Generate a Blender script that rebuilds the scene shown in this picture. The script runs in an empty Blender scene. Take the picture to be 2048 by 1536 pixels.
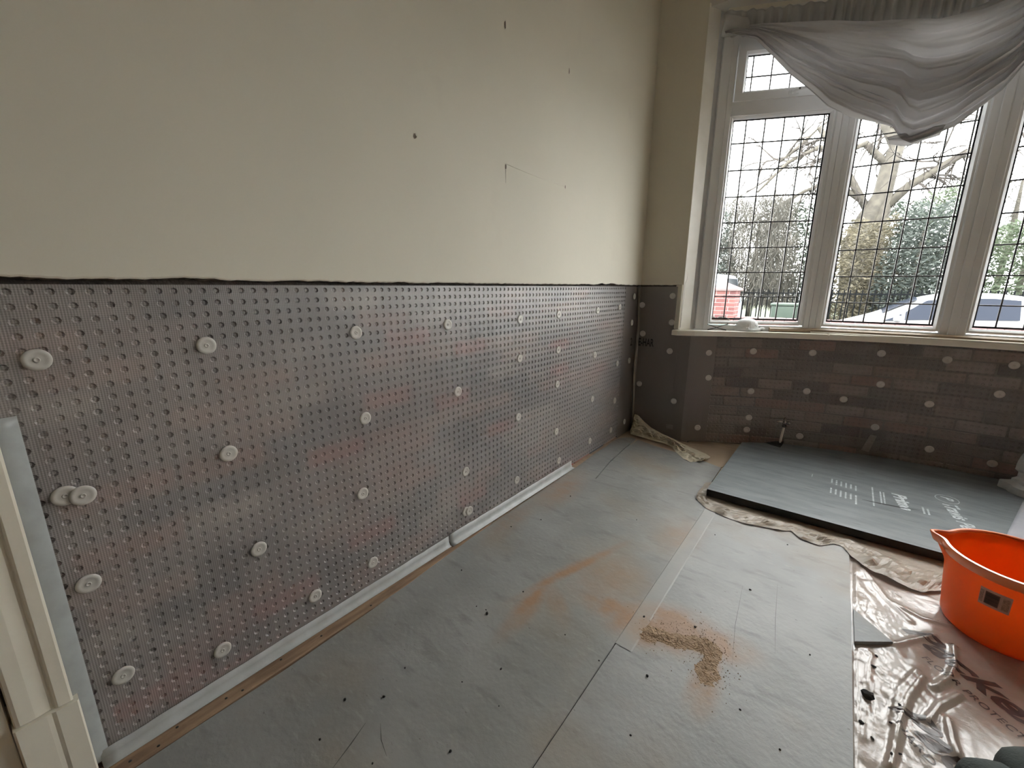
import bpy, bmesh, math, random
import numpy as np
from mathutils import Vector, Matrix, noise

# ------------------------------------------------------------------ camera, sky, exposure
scn = bpy.context.scene
COL = scn.collection
cam_d = bpy.data.cameras.new('camera'); cam = bpy.data.objects.new('camera', cam_d); COL.objects.link(cam)
F_PX, PITCH, YAW, ROLL = 839.84, 0.229289, 0.668649, 0.0038
cam_d.sensor_fit = 'HORIZONTAL'; cam_d.sensor_width = 36.0; cam_d.lens = F_PX / 2048 * 36.0
cam_d.clip_start = 0.02; cam_d.clip_end = 300
fw = Vector((-math.sin(YAW) * math.cos(PITCH), math.cos(YAW) * math.cos(PITCH), -math.sin(PITCH)))
rt = fw.cross(Vector((0, 0, 1))).normalized(); up = rt.cross(fw)
r2 = math.cos(ROLL) * rt + math.sin(ROLL) * up; u2 = -math.sin(ROLL) * rt + math.cos(ROLL) * up
cam.matrix_world = Matrix(((r2.x, u2.x, -fw.x, 1.3178), (r2.y, u2.y, -fw.y, 0.0), (r2.z, u2.z, -fw.z, 1.2), (0, 0, 0, 1)))
scn.camera = cam

SKY = 15.0
world = bpy.data.worlds.new('overcast_sky'); scn.world = world; world.use_nodes = True
_bg = world.node_tree.nodes['Background']
_bg.inputs['Color'].default_value = (0.985, 1.0, 0.985, 1); _bg.inputs['Strength'].default_value = SKY
vs = scn.view_settings
vs.view_transform = 'Standard'; vs.look = 'None'; vs.gamma = 1.0; vs.use_curve_mapping = False
vs.exposure = 0.0
scn.cycles.max_bounces = 14; scn.cycles.diffuse_bounces = 7; scn.cycles.transparent_max_bounces = 24
scn.cycles.caustics_reflective = False; scn.cycles.caustics_refractive = False
scn.cycles.sample_clamp_indirect = 6.0
random.seed(7); R = random.random
PI = math.pi

# ------------------------------------------------------------------ materials
def _n(nt, t, **kw):
    n = nt.nodes.new(t)
    for k, v in kw.items(): setattr(n, k, v)
    return n
def mat(name, col, rough=0.6, col2=None, nscale=6.0, nfac=1.0, bump=0.0, bscale=60.0, metal=0.0, spec=0.5, clear=0.0,
        stretch=(1, 1, 1), coat=0.0, transl=0.0, rand=None, detail=4.0, lo=0.35, hi=0.65, emit=None):
    m = bpy.data.materials.new(name); m.use_nodes = True; nt = m.node_tree
    b = nt.nodes['Principled BSDF']; out = nt.nodes['Material Output']; L = nt.links.new
    b.inputs['Base Color'].default_value = (*col, 1); b.inputs['Roughness'].default_value = rough
    b.inputs['Metallic'].default_value = metal; b.inputs['Specular IOR Level'].default_value = spec
    b.inputs['Coat Weight'].default_value = coat; b.inputs['Coat Roughness'].default_value = 0.1 if rough < 0.34 or rough > 0.35 else 0.33
    tc = _n(nt, 'ShaderNodeTexCoord'); mp = _n(nt, 'ShaderNodeMapping'); mp.inputs['Scale'].default_value = stretch
    L(tc.outputs['Object'], mp.inputs['Vector'])
    last = None
    if col2 is not None:
        nz = _n(nt, 'ShaderNodeTexNoise'); nz.inputs['Scale'].default_value = nscale; nz.inputs['Detail'].default_value = detail
        L(mp.outputs[0], nz.inputs['Vector'])
        rp = _n(nt, 'ShaderNodeValToRGB'); rp.color_ramp.elements[0].position = lo; rp.color_ramp.elements[1].position = hi
        rp.color_ramp.elements[0].color = (*col, 1)
        rp.color_ramp.elements[1].color = (*[a + (c - a) * nfac for a, c in zip(col, col2)], 1)
        L(nz.outputs['Fac'], rp.inputs[0]); last = rp.outputs[0]
    if rand:
        oi = _n(nt, 'ShaderNodeObjectInfo'); rr = _n(nt, 'ShaderNodeValToRGB'); rr.color_ramp.interpolation = 'CONSTANT'
        els = rr.color_ramp.elements
        while len(els) < len(rand): els.new(0.5)
        for i, c in enumerate(rand): els[i].position = i / len(rand); els[i].color = (*c, 1)
        L(oi.outputs['Random'], rr.inputs[0])
        if last is None: last = rr.outputs[0]
        else:
            mx = _n(nt, 'ShaderNodeMix', data_type='RGBA', blend_type='MULTIPLY'); mx.inputs[0].default_value = 1.0
            L(rr.outputs[0], mx.inputs[6]); L(last, mx.inputs[7]); last = mx.outputs[2]
    if last is not None: L(last, b.inputs['Base Color'])
    if bump:
        nb = _n(nt, 'ShaderNodeTexNoise'); nb.inputs['Scale'].default_value = bscale; nb.inputs['Detail'].default_value = 5
        L(mp.outputs[0], nb.inputs['Vector']); bp = _n(nt, 'ShaderNodeBump'); bp.inputs['Strength'].default_value = bump
        bp.inputs['Distance'].default_value = 0.01; L(nb.outputs['Fac'], bp.inputs['Height']); L(bp.outputs[0], b.inputs['Normal'])
    sh = b.outputs[0]
    if transl:
        tr = _n(nt, 'ShaderNodeBsdfTranslucent')
        if last is not None: L(last, tr.inputs['Color'])
        else: tr.inputs['Color'].default_value = (*col, 1)
        mx = _n(nt, 'ShaderNodeMixShader'); mx.inputs[0].default_value = transl; L(sh, mx.inputs[1]); L(tr.outputs[0], mx.inputs[2]); sh = mx.outputs[0]
    if clear:
        tr = _n(nt, 'ShaderNodeBsdfTransparent'); mx = _n(nt, 'ShaderNodeMixShader'); mx.inputs[0].default_value = clear
        L(sh, mx.inputs[1]); L(tr.outputs[0], mx.inputs[2]); sh = mx.outputs[0]
    L(sh, out.inputs['Surface'])
    return m
def noise_layer(m, col, scale, lo, hi, amount, stretch=(1, 1, 1), rotz=0.0, detail=4.0):
    """one more blotchy colour layer over a material's base colour (stains, dirt, scuffs)"""
    nt = m.node_tree; b = nt.nodes['Principled BSDF']; L = nt.links.new; s = b.inputs['Base Color']
    src = s.links[0].from_socket if s.links else None
    tc = _n(nt, 'ShaderNodeTexCoord'); mp = _n(nt, 'ShaderNodeMapping'); mp.inputs['Scale'].default_value = stretch; mp.inputs['Rotation'].default_value[2] = rotz
    L(tc.outputs['Object'], mp.inputs['Vector'])
    nz = _n(nt, 'ShaderNodeTexNoise'); nz.inputs['Scale'].default_value = scale; nz.inputs['Detail'].default_value = detail; L(mp.outputs[0], nz.inputs['Vector'])
    mr = _n(nt, 'ShaderNodeMapRange'); mr.inputs[1].default_value = lo; mr.inputs[2].default_value = hi; mr.inputs[4].default_value = amount; L(nz.outputs['Fac'], mr.inputs[0])
    mx = _n(nt, 'ShaderNodeMix', data_type='RGBA')
    L(mr.outputs[0], mx.inputs[0])
    if src: L(src, mx.inputs[6])
    else: mx.inputs[6].default_value = s.default_value[:]
    mx.inputs[7].default_value = (*col, 1); L(mx.outputs[2], s)
    return mr

def patch_layer(m, col, amount, centres, edge_noise=0.5, nscale=9.0):
    """irregular stains with a place of their own: centres = (x, y, rx, ry, angle)"""
    nt = m.node_tree; b = nt.nodes['Principled BSDF']; L = nt.links.new; s = b.inputs['Base Color']
    src = s.links[0].from_socket
    tc = _n(nt, 'ShaderNodeTexCoord')
    nz = _n(nt, 'ShaderNodeTexNoise'); nz.inputs['Scale'].default_value = nscale; nz.inputs['Detail'].default_value = 6; L(tc.outputs['Object'], nz.inputs['Vector'])
    tot = None
    for (x, y, rx, ry, a, w) in centres:
        mp = _n(nt, 'ShaderNodeMapping', vector_type='TEXTURE'); mp.inputs['Location'].default_value = (x, y, 0); mp.inputs['Rotation'].default_value = (0, 0, a)
        mp.inputs['Scale'].default_value = (rx, ry, 1000); L(tc.outputs['Object'], mp.inputs['Vector'])
        ln = _n(nt, 'ShaderNodeVectorMath', operation='LENGTH'); L(mp.outputs[0], ln.inputs[0])
        mr = _n(nt, 'ShaderNodeMapRange', interpolation_type='SMOOTHSTEP'); mr.inputs[1].default_value = 1.25; mr.inputs[2].default_value = 0.1
        mr.inputs[4].default_value = w; L(ln.outputs['Value'], mr.inputs[0])
        if tot is None: tot = mr.outputs[0]
        else:
            mm = _n(nt, 'ShaderNodeMath', operation='MAXIMUM'); L(tot, mm.inputs[0]); L(mr.outputs[0], mm.inputs[1]); tot = mm.outputs[0]
    nr = _n(nt, 'ShaderNodeMapRange'); nr.inputs[1].default_value = 0.3; nr.inputs[2].default_value = 0.62; nr.inputs[3].default_value = 1 - edge_noise; L(nz.outputs['Fac'], nr.inputs[0])
    mu = _n(nt, 'ShaderNodeMath', operation='MULTIPLY'); L(tot, mu.inputs[0]); L(nr.outputs[0], mu.inputs[1])
    mu2 = _n(nt, 'ShaderNodeMath', operation='MULTIPLY'); L(mu.outputs[0], mu2.inputs[0]); mu2.inputs[1].default_value = amount; mu2.use_clamp = True
    mx = _n(nt, 'ShaderNodeMix', data_type='RGBA'); L(mu2.outputs[0], mx.inputs[0]); L(src, mx.inputs[6]); mx.inputs[7].default_value = (*col, 1); L(mx.outputs[2], s)

def glass_mat(name, refl=0.06, tint=(1, 1, 1), rough=0.0):
    m = bpy.data.materials.new(name); m.use_nodes = True; nt = m.node_tree; L = nt.links.new
    nt.nodes.remove(nt.nodes['Principled BSDF']); out = nt.nodes['Material Output']
    t = _n(nt, 'ShaderNodeBsdfTransparent'); t.inputs[0].default_value = (*tint, 1)
    g = _n(nt, 'ShaderNodeBsdfGlossy'); g.inputs['Roughness'].default_value = rough
    mx = _n(nt, 'ShaderNodeMixShader'); mx.inputs[0].default_value = refl
    L(t.outputs[0], mx.inputs[1]); L(g.outputs[0], mx.inputs[2]); L(mx.outputs[0], out.inputs['Surface'])
    return m

M = {}
M['plaster'] = mat('cream_plaster', (0.71, 0.67, 0.565), 0.75, (0.67, 0.635, 0.535), 1.3, bump=0.05, bscale=25)
noise_layer(M['plaster'], (0.56, 0.50, 0.42), 3.0, 0.66, 0.8, 0.35)
M['ceiling'] = mat('ceiling_paint', (0.66, 0.64, 0.60), 0.8)
M['far_wall'] = mat('pale_grey_wall_paint', (0.58, 0.58, 0.57), 0.8)
M['raw_edge'] = mat('broken_plaster_edge', (0.10, 0.085, 0.07), 0.95, (0.26, 0.20, 0.16), 40, bump=0.6, bscale=120)
M['gap'] = mat('painted_hollow_shade', (0.035, 0.030, 0.026), 0.95, (0.07, 0.055, 0.045), 25, bump=0.8, bscale=60)  # near-black colour painted in for the shade of the hollow under the plaster
M['mortar'] = mat('lime_mortar', (0.24, 0.23, 0.22), 0.95, (0.15, 0.15, 0.15), 8, bump=0.3)
M['brick'] = mat('old_brick', (1, 1, 1), 0.9, (0.72, 0.70, 0.70), 14, bump=0.4, bscale=80,
                 rand=[(0.40, 0.22, 0.18), (0.22, 0.19, 0.19), (0.50, 0.36, 0.30), (0.04, 0.045, 0.055), (0.34, 0.30, 0.28), (0.58, 0.52, 0.46), (0.10, 0.11, 0.13), (0.46, 0.15, 0.13), (0.34, 0.28, 0.26)])
M['floor'] = mat('tan_wood_floor', (0.50, 0.38, 0.27), 0.5, (0.40, 0.30, 0.21), 3, stretch=(1, 8, 1))
M['white'] = mat('white_upvc', (0.88, 0.895, 0.91), 0.3, (0.84, 0.855, 0.87), 5, spec=0.4)
M['cream_paint'] = mat('cream_gloss_paint', (0.82, 0.78, 0.67), 0.35, (0.76, 0.71, 0.60), 6)
M['sill'] = mat('cream_sill_paint', (0.87, 0.84, 0.76), 0.35, (0.80, 0.76, 0.67), 7)
M['stained_wood'] = mat('stained_timber_bead', (0.30, 0.22, 0.145), 0.5, (0.22, 0.16, 0.10), 5, stretch=(2, 2, 30))
M['lead'] = mat('grey_lead', (0.08, 0.08, 0.08), 0.4, (0.14, 0.14, 0.14), 30, metal=0.5)
M['gasket'] = mat('black_gasket', (0.015, 0.015, 0.015), 0.6)
M['glass'] = glass_mat('window_glass', 0.05)
M['tape'] = mat('grey_jointing_tape', (0.36, 0.38, 0.37), 0.42, (0.31, 0.32, 0.31), 18, bump=0.12, bscale=20)
M['tape_light'] = mat('silver_grey_tape', (0.50, 0.52, 0.52), 0.4, (0.42, 0.43, 0.42), 14, bump=0.15, bscale=16)
M['plug'] = mat('pale_plastic_plug', (0.58, 0.56, 0.52), 0.4, (0.50, 0.48, 0.44), 30)
M['plug_core'] = mat('plug_core', (0.52, 0.50, 0.46), 0.35)
M['plug_dark'] = mat('plug_recess', (0.30, 0.29, 0.27), 0.5)
M['batten'] = mat('old_batten_wood', (0.36, 0.24, 0.15), 0.7, (0.22, 0.14, 0.09), 8, stretch=(6, 1, 6), bump=0.3, bscale=30)
M['iron'] = mat('dark_iron', (0.03, 0.028, 0.025), 0.6)
M['chrome'] = mat('chrome', (0.75, 0.74, 0.72), 0.18, metal=1.0)
M['black'] = mat('black_rubber', (0.012, 0.012, 0.012), 0.6)
M['pipe'] = mat('white_pipe', (0.75, 0.70, 0.64), 0.35)

# dimpled plastic membrane: half see-through, ribbed with a fine mesh
def membrane(name, col, col2, clear, rib, period=0.0048, rough=0.34):
    m = mat(name, col, rough, col2, 2.2, clear=clear, spec=1.0, coat=1.0)
    nt = m.node_tree; L = nt.links.new; b = nt.nodes['Principled BSDF']; s = b.inputs['Base Color']; src = s.links[0].from_socket
    uv = _n(nt, 'ShaderNodeUVMap'); sp = _n(nt, 'ShaderNodeSeparateXYZ'); L(uv.outputs[0], sp.inputs[0])
    hs = []
    for ax in (0, 1):
        mu = _n(nt, 'ShaderNodeMath', operation='MULTIPLY'); mu.inputs[1].default_value = 2 * PI / period; L(sp.outputs[ax], mu.inputs[0])
        sn = _n(nt, 'ShaderNodeMath', operation='SINE'); L(mu.outputs[0], sn.inputs[0]); hs.append(sn)
    w = _n(nt, 'ShaderNodeMath', operation='MULTIPLY'); L(hs[1].outputs[0], w.inputs[0]); w.inputs[1].default_value = 0.55
    ad = _n(nt, 'ShaderNodeMath', operation='ADD'); L(hs[0].outputs[0], ad.inputs[0]); L(w.outputs[0], ad.inputs[1])
    mr = _n(nt, 'ShaderNodeMapRange'); mr.inputs[1].default_value = -1.5; mr.inputs[2].default_value = 1.0; mr.inputs[3].default_value = 1 - rib; mr.inputs[4].default_value = 1.0
    L(ad.outputs[0], mr.inputs[0])
    mx = _n(nt, 'ShaderNodeMix', data_type='RGBA', blend_type='MULTIPLY'); mx.inputs[0].default_value = 1.0
    L(src, mx.inputs[6]); L(mr.outputs[0], mx.inputs[7]); L(mx.outputs[2], s)
    bp = _n(nt, 'ShaderNodeBump'); bp.inputs['Strength'].default_value = 0.25; bp.inputs['Distance'].default_value = 0.001
    L(ad.outputs[0], bp.inputs['Height']); L(bp.outputs[0], b.inputs['Normal'])
    return m
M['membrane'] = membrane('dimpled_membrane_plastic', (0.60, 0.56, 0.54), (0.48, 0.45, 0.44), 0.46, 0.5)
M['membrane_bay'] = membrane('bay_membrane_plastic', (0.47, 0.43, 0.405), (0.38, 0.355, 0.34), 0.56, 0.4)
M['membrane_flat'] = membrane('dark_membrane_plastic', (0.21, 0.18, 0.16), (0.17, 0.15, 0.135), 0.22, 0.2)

# ------------------------------------------------------------------ mesh helpers
def link(name, me, m, parent=None, smooth=False):
    if m is not None: me.materials.append(m)
    if smooth: me.shade_smooth()
    o = bpy.data.objects.new(name, me); COL.objects.link(o)
    if parent is not None:
        o.parent = parent
        o.matrix_parent_inverse = parent.get('_abs', 0) and Matrix.Translation(-parent.location) or Matrix()
    return o
def pyd(name, V, Fc, m, parent=None, smooth=False):
    me = bpy.data.meshes.new(name); me.from_pydata([tuple(v) for v in V], [], Fc); me.update()
    return link(name, me, m, parent, smooth)
def frombm(name, bm, m, parent=None, smooth=False):
    bmesh.ops.recalc_face_normals(bm, faces=bm.faces)
    me = bpy.data.meshes.new(name); bm.to_mesh(me); bm.free(); return link(name, me, m, parent, smooth)
def bbox(bm, lo, hi, bev=0.0, seg=2, mtx=None):
    r = bmesh.ops.create_cube(bm, size=1.0); vs_ = r['verts']
    for v in vs_:
        v.co = Vector([lo[i] + (v.co[i] + 0.5) * (hi[i] - lo[i]) for i in range(3)])
    if bev:
        es = list({e for v in vs_ for e in v.link_edges})
        g = bmesh.ops.bevel(bm, geom=es, offset=bev, segments=seg, affect='EDGES', profile=0.5)
        vs_ = list({v for f in g['faces'] for v in f.verts} | {v for v in vs_ if v.is_valid})
    if mtx is not None: bmesh.ops.transform(bm, matrix=mtx, verts=vs_)
    return vs_
def box(name, lo, hi, m, parent=None, bev=0.0, mtx=None, smooth=False):
    bm = bmesh.new(); bbox(bm, lo, hi, bev, 2, mtx); return frombm(name, bm, m, parent, smooth)
def prism(name, poly, z0, z1, m, parent=None, bev=0.0):
    bm = bmesh.new(); lo = [bm.verts.new((x, y, z0)) for x, y in poly]; f = bm.faces.new(lo)
    g = bmesh.ops.extrude_face_region(bm, geom=[f]); tv = [e for e in g['geom'] if isinstance(e, bmesh.types.BMVert)]
    for v in tv: v.co.z = z1
    if bev:
        es = [e for e in bm.edges if all(abs(v.co.z - z1) < 1e-6 for v in e.verts)]
        bmesh.ops.bevel(bm, geom=es, offset=bev, segments=2, affect='EDGES')
    bmesh.ops.triangulate(bm, faces=[f for f in bm.faces if len(f.verts) > 4])
    return frombm(name, bm, m, parent)
def tube_into(V, Fc, pts, rad, n=8, cap=True):
    pts = [Vector(p) for p in pts]; rad = rad if hasattr(rad, '__len__') else [rad] * len(pts)
    base = len(V); prev = None
    for i, p in enumerate(pts):
        d = (pts[min(i + 1, len(pts) - 1)] - pts[max(i - 1, 0)]).normalized()
        a = prev if prev is not None else (Vector((0, 0, 1)) if abs(d.z) < 0.9 else Vector((1, 0, 0)))
        a = (a - d * a.dot(d)).normalized(); prev = a; b = d.cross(a)
        for k in range(n):
            t = 2 * PI * k / n; V.append(p + (a * math.cos(t) + b * math.sin(t)) * rad[i])
    for i in range(len(pts) - 1):
        for k in range(n):
            Fc.append((base + i * n + k, base + i * n + (k + 1) % n, base + (i + 1) * n + (k + 1) % n, base + (i + 1) * n + k))
    if cap:
        Fc.append(tuple(base + k for k in range(n))[::-1]); Fc.append(tuple(base + (len(pts) - 1) * n + k for k in range(n)))
def tube(name, pts, rad, m, parent=None, n=8, smooth=True):
    V, Fc = [], []; tube_into(V, Fc, pts, rad, n); return pyd(name, V, Fc, m, parent, smooth)
def lathe_into(V, Fc, prof, c=(0, 0, 0), n=32, mtx=None):
    base = len(V)
    for r, z in prof:
        for k in range(n):
            t = 2 * PI * k / n; p = Vector((r * math.cos(t), r * math.sin(t), z))
            if mtx is not None: p = mtx @ p
            V.append(p + Vector(c))
    for i in range(len(prof) - 1):
        for k in range(n):
            Fc.append((base + i * n + k, base + i * n + (k + 1) % n, base + (i + 1) * n + (k + 1) % n, base + (i + 1) * n + k))
def lathe(name, prof, m, parent=None, c=(0, 0, 0), n=32, mtx=None, smooth=True):
    V, Fc = [], []; lathe_into(V, Fc, prof, c, n, mtx); return pyd(name, V, Fc, m, parent, smooth)
def grid(name, fn, nu, nv, m, parent=None, smooth=True, thick=0.0):
    V = [fn(i / nu, j / nv) for j in range(nv + 1) for i in range(nu + 1)]
    Fc = [(j * (nu + 1) + i, j * (nu + 1) + i + 1, (j + 1) * (nu + 1) + i + 1, (j + 1) * (nu + 1) + i) for j in range(nv) for i in range(nu)]
    o = pyd(name, V, Fc, m, parent, smooth)
    if thick:
        md = o.modifiers.new('thickness', 'SOLIDIFY'); md.thickness = thick; md.offset = 0
    return o
def tag(o, label=None, cat=None, group=None, kind=None):
    if label: o['label'] = label
    if cat: o['category'] = cat
    if group: o['group'] = group
    if kind: o['kind'] = kind
    return o
def empty(name, loc=(0, 0, 0), rz=0.0, absolute=True):
    """Empty at a thing's base; with absolute its parts keep world coordinates"""
    o = bpy.data.objects.new(name, None); COL.objects.link(o); o.location = loc; o.rotation_euler = (0, 0, rz); o.empty_display_size = 0.05
    if absolute: o['_abs'] = 1
    return o
def lerp_path(P, t):
    """point at t in 0..1 along a polyline by arc length"""
    P = [Vector(p) for p in P]; ds = [(P[i + 1] - P[i]).length for i in range(len(P) - 1)]; T = sum(ds) * t
    for i, d in enumerate(ds):
        if T <= d or i == len(ds) - 1: return P[i].lerp(P[i + 1], min(1, T / d if d else 0))
        T -= d
def text_mesh(body, bold=0.0, shear=0.0, spacing=1.0):
    c = bpy.data.curves.new('lettering', 'FONT'); c.body = body; c.size = 1.0; c.shear = shear; c.offset = bold; c.space_character = spacing; c.resolution_u = 3; c.extrude = 0.0
    o = bpy.data.objects.new('lettering', c); COL.objects.link(o)
    dg = bpy.context.evaluated_depsgraph_get(); me = bpy.data.meshes.new_from_object(o.evaluated_get(dg))
    bpy.data.objects.remove(o); bpy.data.curves.remove(c)
    return me
def lettering(name, body, m, parent, origin, xdir, ydir, width=None, height=None, bold=0.0, shear=0.0, fn=None, spacing=1.0, sub=0):
    """flat printed lettering laid on a surface: origin = lower left, xdir / ydir = unit vectors"""
    me = text_mesh(body, bold, shear, spacing)
    if sub:
        bm = bmesh.new(); bm.from_mesh(me); bmesh.ops.triangulate(bm, faces=bm.faces); 
        for _ in range(sub):
            L_ = [e for e in bm.edges if e.calc_length() > 0.15]
            if L_: bmesh.ops.subdivide_edges(bm, edges=L_, cuts=1)
            bmesh.ops.triangulate(bm, faces=bm.faces)
        bm.to_mesh(me); bm.free()
    co = np.array([v.co[:] for v in me.vertices]); lo, hi = co.min(0), co.max(0)
    sx = width / (hi[0] - lo[0]) if width else height / (hi[1] - lo[1]); sy = height / (hi[1] - lo[1]) if height else sx
    O, X, Y = Vector(origin), Vector(xdir), Vector(ydir)
    for v in me.vertices:
        p = O + X * ((v.co.x - lo[0]) * sx) + Y * ((v.co.y - lo[1]) * sy)
        v.co = fn(p) if fn else p
    me.update()
    return link(name, me, m, parent)

# ------------------------------------------------------------------ the room shell
CB = Vector((1.92, 1.03)); RW = 2.715; RS = 2.68          # the bow of the bay: wall face and sill front
def arc(R_, x):                                            # point on the bow at this x
    return Vector((x, CB.y + math.sqrt(R_ * R_ - (x - CB.x) ** 2)))
def arc_s(R_, s, x0=0.436):                                # by arc length from the pier
    a0 = math.asin((x0 - CB.x) / R_); a = a0 + s / R_
    return Vector((CB.x + R_ * math.sin(a), CB.y + R_ * math.cos(a))), a
WY = 3.295; CEIL = 3.2; XR = 3.85; YB = -2.4; PL = 1.211

fl = box('floor', (-0.2, YB, -0.12), (XR, 3.27, 0.0), M['floor']); tag(fl, kind='structure')
poly = [(0.42, 3.28)] + [tuple(arc(RW + 0.05, 0.42 + i * 3.0 / 24)) for i in range(25)] + [(3.42, 3.28)]
bf = prism('floor', poly, -0.12, 0.0, M['floor']); tag(bf, kind='structure')
pf = box('floor', (-0.2, 3.27, -0.12), (0.43, 3.65, 0.0), M['floor']); tag(pf, kind='structure')
ce = box('ceiling', (-0.2, YB, CEIL), (XR, 4.2, CEIL + 0.1), M['ceiling']); tag(ce, kind='structure')

# left wall: plaster skin with a broken lower edge, brick below
wl = empty('wall_left', (0, 1.5, 0)); tag(wl, kind='structure')
def ragged(n, seed):
    rnd = random.Random(seed); out = []; v = 0
    for i in range(n):
        v = 0.6 * v + rnd.uniform(-0.0018, 0.0018); out.append(v)
    return out
def plaster_skin(name, path, z0, z1, thick, parent, seed, chips=()):
    """path: list of (x, y) of the face; normal into the room is to the right of travel"""
    n = len(path); rg = ragged(n, seed); V = []; Fc = []
    for i, (x, y) in enumerate(path):
        a = Vector(path[max(0, i - 1)]); b = Vector(path[min(n - 1, i + 1)]); d = (b - a).normalized(); nr = Vector((d.y, -d.x))
        zb = z0 + rg[i]
        for (cs, cw, ch) in chips:
            t = abs(i / (n - 1) - cs) / cw
            if t < 1: zb += ch * (1 - t)
        p = Vector((x, y)); q = p - nr * thick
        V += [(p.x, p.y, z1), (p.x, p.y, zb + 0.004), (p.x - nr.x * 0.003, p.y - nr.y * 0.003, zb), (q.x, q.y, zb - 0.004 + rg[(i * 7) % n])]
    for i in range(n - 1):
        for k in range(3): Fc.append((i * 4 + k, i * 4 + k + 1, (i + 1) * 4 + k + 1, (i + 1) * 4 + k))
    o = pyd(name, V, Fc, M['plaster'], parent)
    o.data.materials.append(M['raw_edge'])
    for i, pg in enumerate(o.data.polygons): pg.material_index = 1 if i % 3 == 2 else 0
    return o
NP = 260
plaster_skin('plaster', [(0.012, -0.06 + (WY - 0.012 + 0.06) * i / NP) for i in range(NP + 1)], PL, CEIL, 0.035, wl, 3,
             chips=((0.80, 0.03, 0.006), (0.845, 0.03, 0.010), (0.02, 0.03, 0.008), (0.12, 0.05, 0.004)))
box('plaster_backing', (-0.2, YB, 0.0), (-0.028, 4.1, CEIL), M['mortar'], wl)
box('painted_gap_shade', (-0.05, -0.06, 1.19), (-0.018, WY, 1.26), M['gap'], wl)  # dark strip standing in for shade in the hollow below the plaster
box('plaster_over_door', (-0.03, YB, 2.15), (0.012, -0.06, CEIL), M['plaster'], wl)
box('plaster_beyond_door', (-0.03, YB, 0.0), (0.012, -1.08, 2.15), M['plaster'], wl)
# nail holes left in the plaster
for i, (y, z, w, h) in enumerate([(1.596, 2.268, .005, .017), (2.116, 2.278, .004, .013), (1.086, 1.72, .007, .009), (1.6, 1.724, .005, .013), (2.111, 1.725, .004, .008)]):
    V = [(0.0125, y, z)]; Vo = []; k = 10
    for q in range(k):
        t = 2 * PI * q / k; s = 0.75 + 0.5 * R(); V.append((0.0135, y + w * s * math.cos(t), z + h * s * math.sin(t)))
    pyd('nail_hole', V, [(0, 1 + q, 1 + (q + 1) % k) for q in range(k)], M['raw_edge'], wl)
# a faint scored line and a long drip under one hole
tube('scratch', [(0.0118, 1.61, 1.735), (0.0118, 1.8, 1.728), (0.0118, 2.10, 1.726)], 0.0012, M['cream_paint'], wl, n=4)
pyd('drip_mark', [(0.0129, 1.5995, 1.71), (0.0129, 1.6015, 1.71), (0.0129, 1.601, 1.655), (0.0129, 1.600, 1.655)], [(0, 1, 2, 3)], M['raw_edge'], wl)

# bricks of the left wall, seen through the membrane and along the broken plaster edge
BL, BH, MJ = 0.215, 0.065, 0.010
_b = bmesh.new(); bbox(_b, (-BL / 2, -0.05, 0), (BL / 2, 0, BH), 0.004, 1); brick_me = bpy.data.meshes.new('brick'); bmesh.ops.recalc_face_normals(_b, faces=_b.faces); _b.to_mesh(brick_me); _b.free(); brick_me.materials.append(M['brick'])
M['brick_grey'] = mat('sooty_brick', (1, 1, 1), 0.9, (0.72, 0.70, 0.70), 14, bump=0.4, bscale=80,
                      rand=[(0.42, 0.36, 0.33), (0.24, 0.23, 0.23), (0.46, 0.38, 0.34), (0.08, 0.08, 0.09), (0.36, 0.33, 0.32), (0.52, 0.48, 0.45), (0.14, 0.14, 0.15), (0.46, 0.29, 0.26), (0.32, 0.29, 0.28)])
brick_me2 = brick_me.copy(); brick_me2.materials.clear(); brick_me2.materials.append(M['brick_grey'])
def brick(parent, x, y, z, rz, sx=1.0):
    o = bpy.data.objects.new('brick', brick_me2 if parent.name == 'wall_window' else brick_me); COL.objects.link(o); o.parent = parent; o.matrix_parent_inverse = Matrix.Translation(-parent.location)
    o.location = (x, y, z); o.rotation_euler = (0, 0, rz); o.scale = (sx, 1, 1)
for c in range(16):
    z = -0.006 + c * (BH + MJ); y = -0.08 + (0.0 if c % 2 else (BL + MJ) / 2)
    while y < WY:
        brick(wl, -0.021 - 0.004 * R(), y, z, -PI / 2)
        y += BL + MJ
# window wall: the two piers, the bay wall below the sill, the bulkhead
ww = empty('wall_window', (1.9, WY, 0)); tag(ww, kind='structure')
XP = 0.335                                                 # where the pier turns into the window reveal
plaster_skin('plaster', [(0.012, WY - 0.012), (0.06, WY - 0.012)] + [(0.06 + (XP - 0.06) * i / 24, WY - 0.012) for i in range(1, 25)], PL, CEIL, 0.035, ww, 9)
box('pier_foot', (0.28, WY + 0.028, 0.0), (0.47, WY + 0.30, 0.84), M['mortar'], ww)
box('pier_core', (-0.2, WY + 0.028, 0.0), (0.30, WY + 0.30, CEIL), M['mortar'], ww)
for c in range(16):
    z = c * (BH + MJ)
    for k in range(3):
        x = 0.02 + (0.0 if c % 2 else 0.11) + k * (BL + MJ)
        if x < 0.40 and (z < 0.75 or x < 0.22): brick(ww, x, WY + 0.024 + 0.003 * R(), z, PI)
box('painted_gap_shade', (0.0, WY + 0.018, 1.19), (0.33, WY + 0.05, 1.26), M['gap'], ww)  # same painted shade strip carried on across the pier
box('right_pier', (3.40, WY, 0.0), (XR, WY + 0.3, CEIL), M['plaster'], ww)
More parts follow.
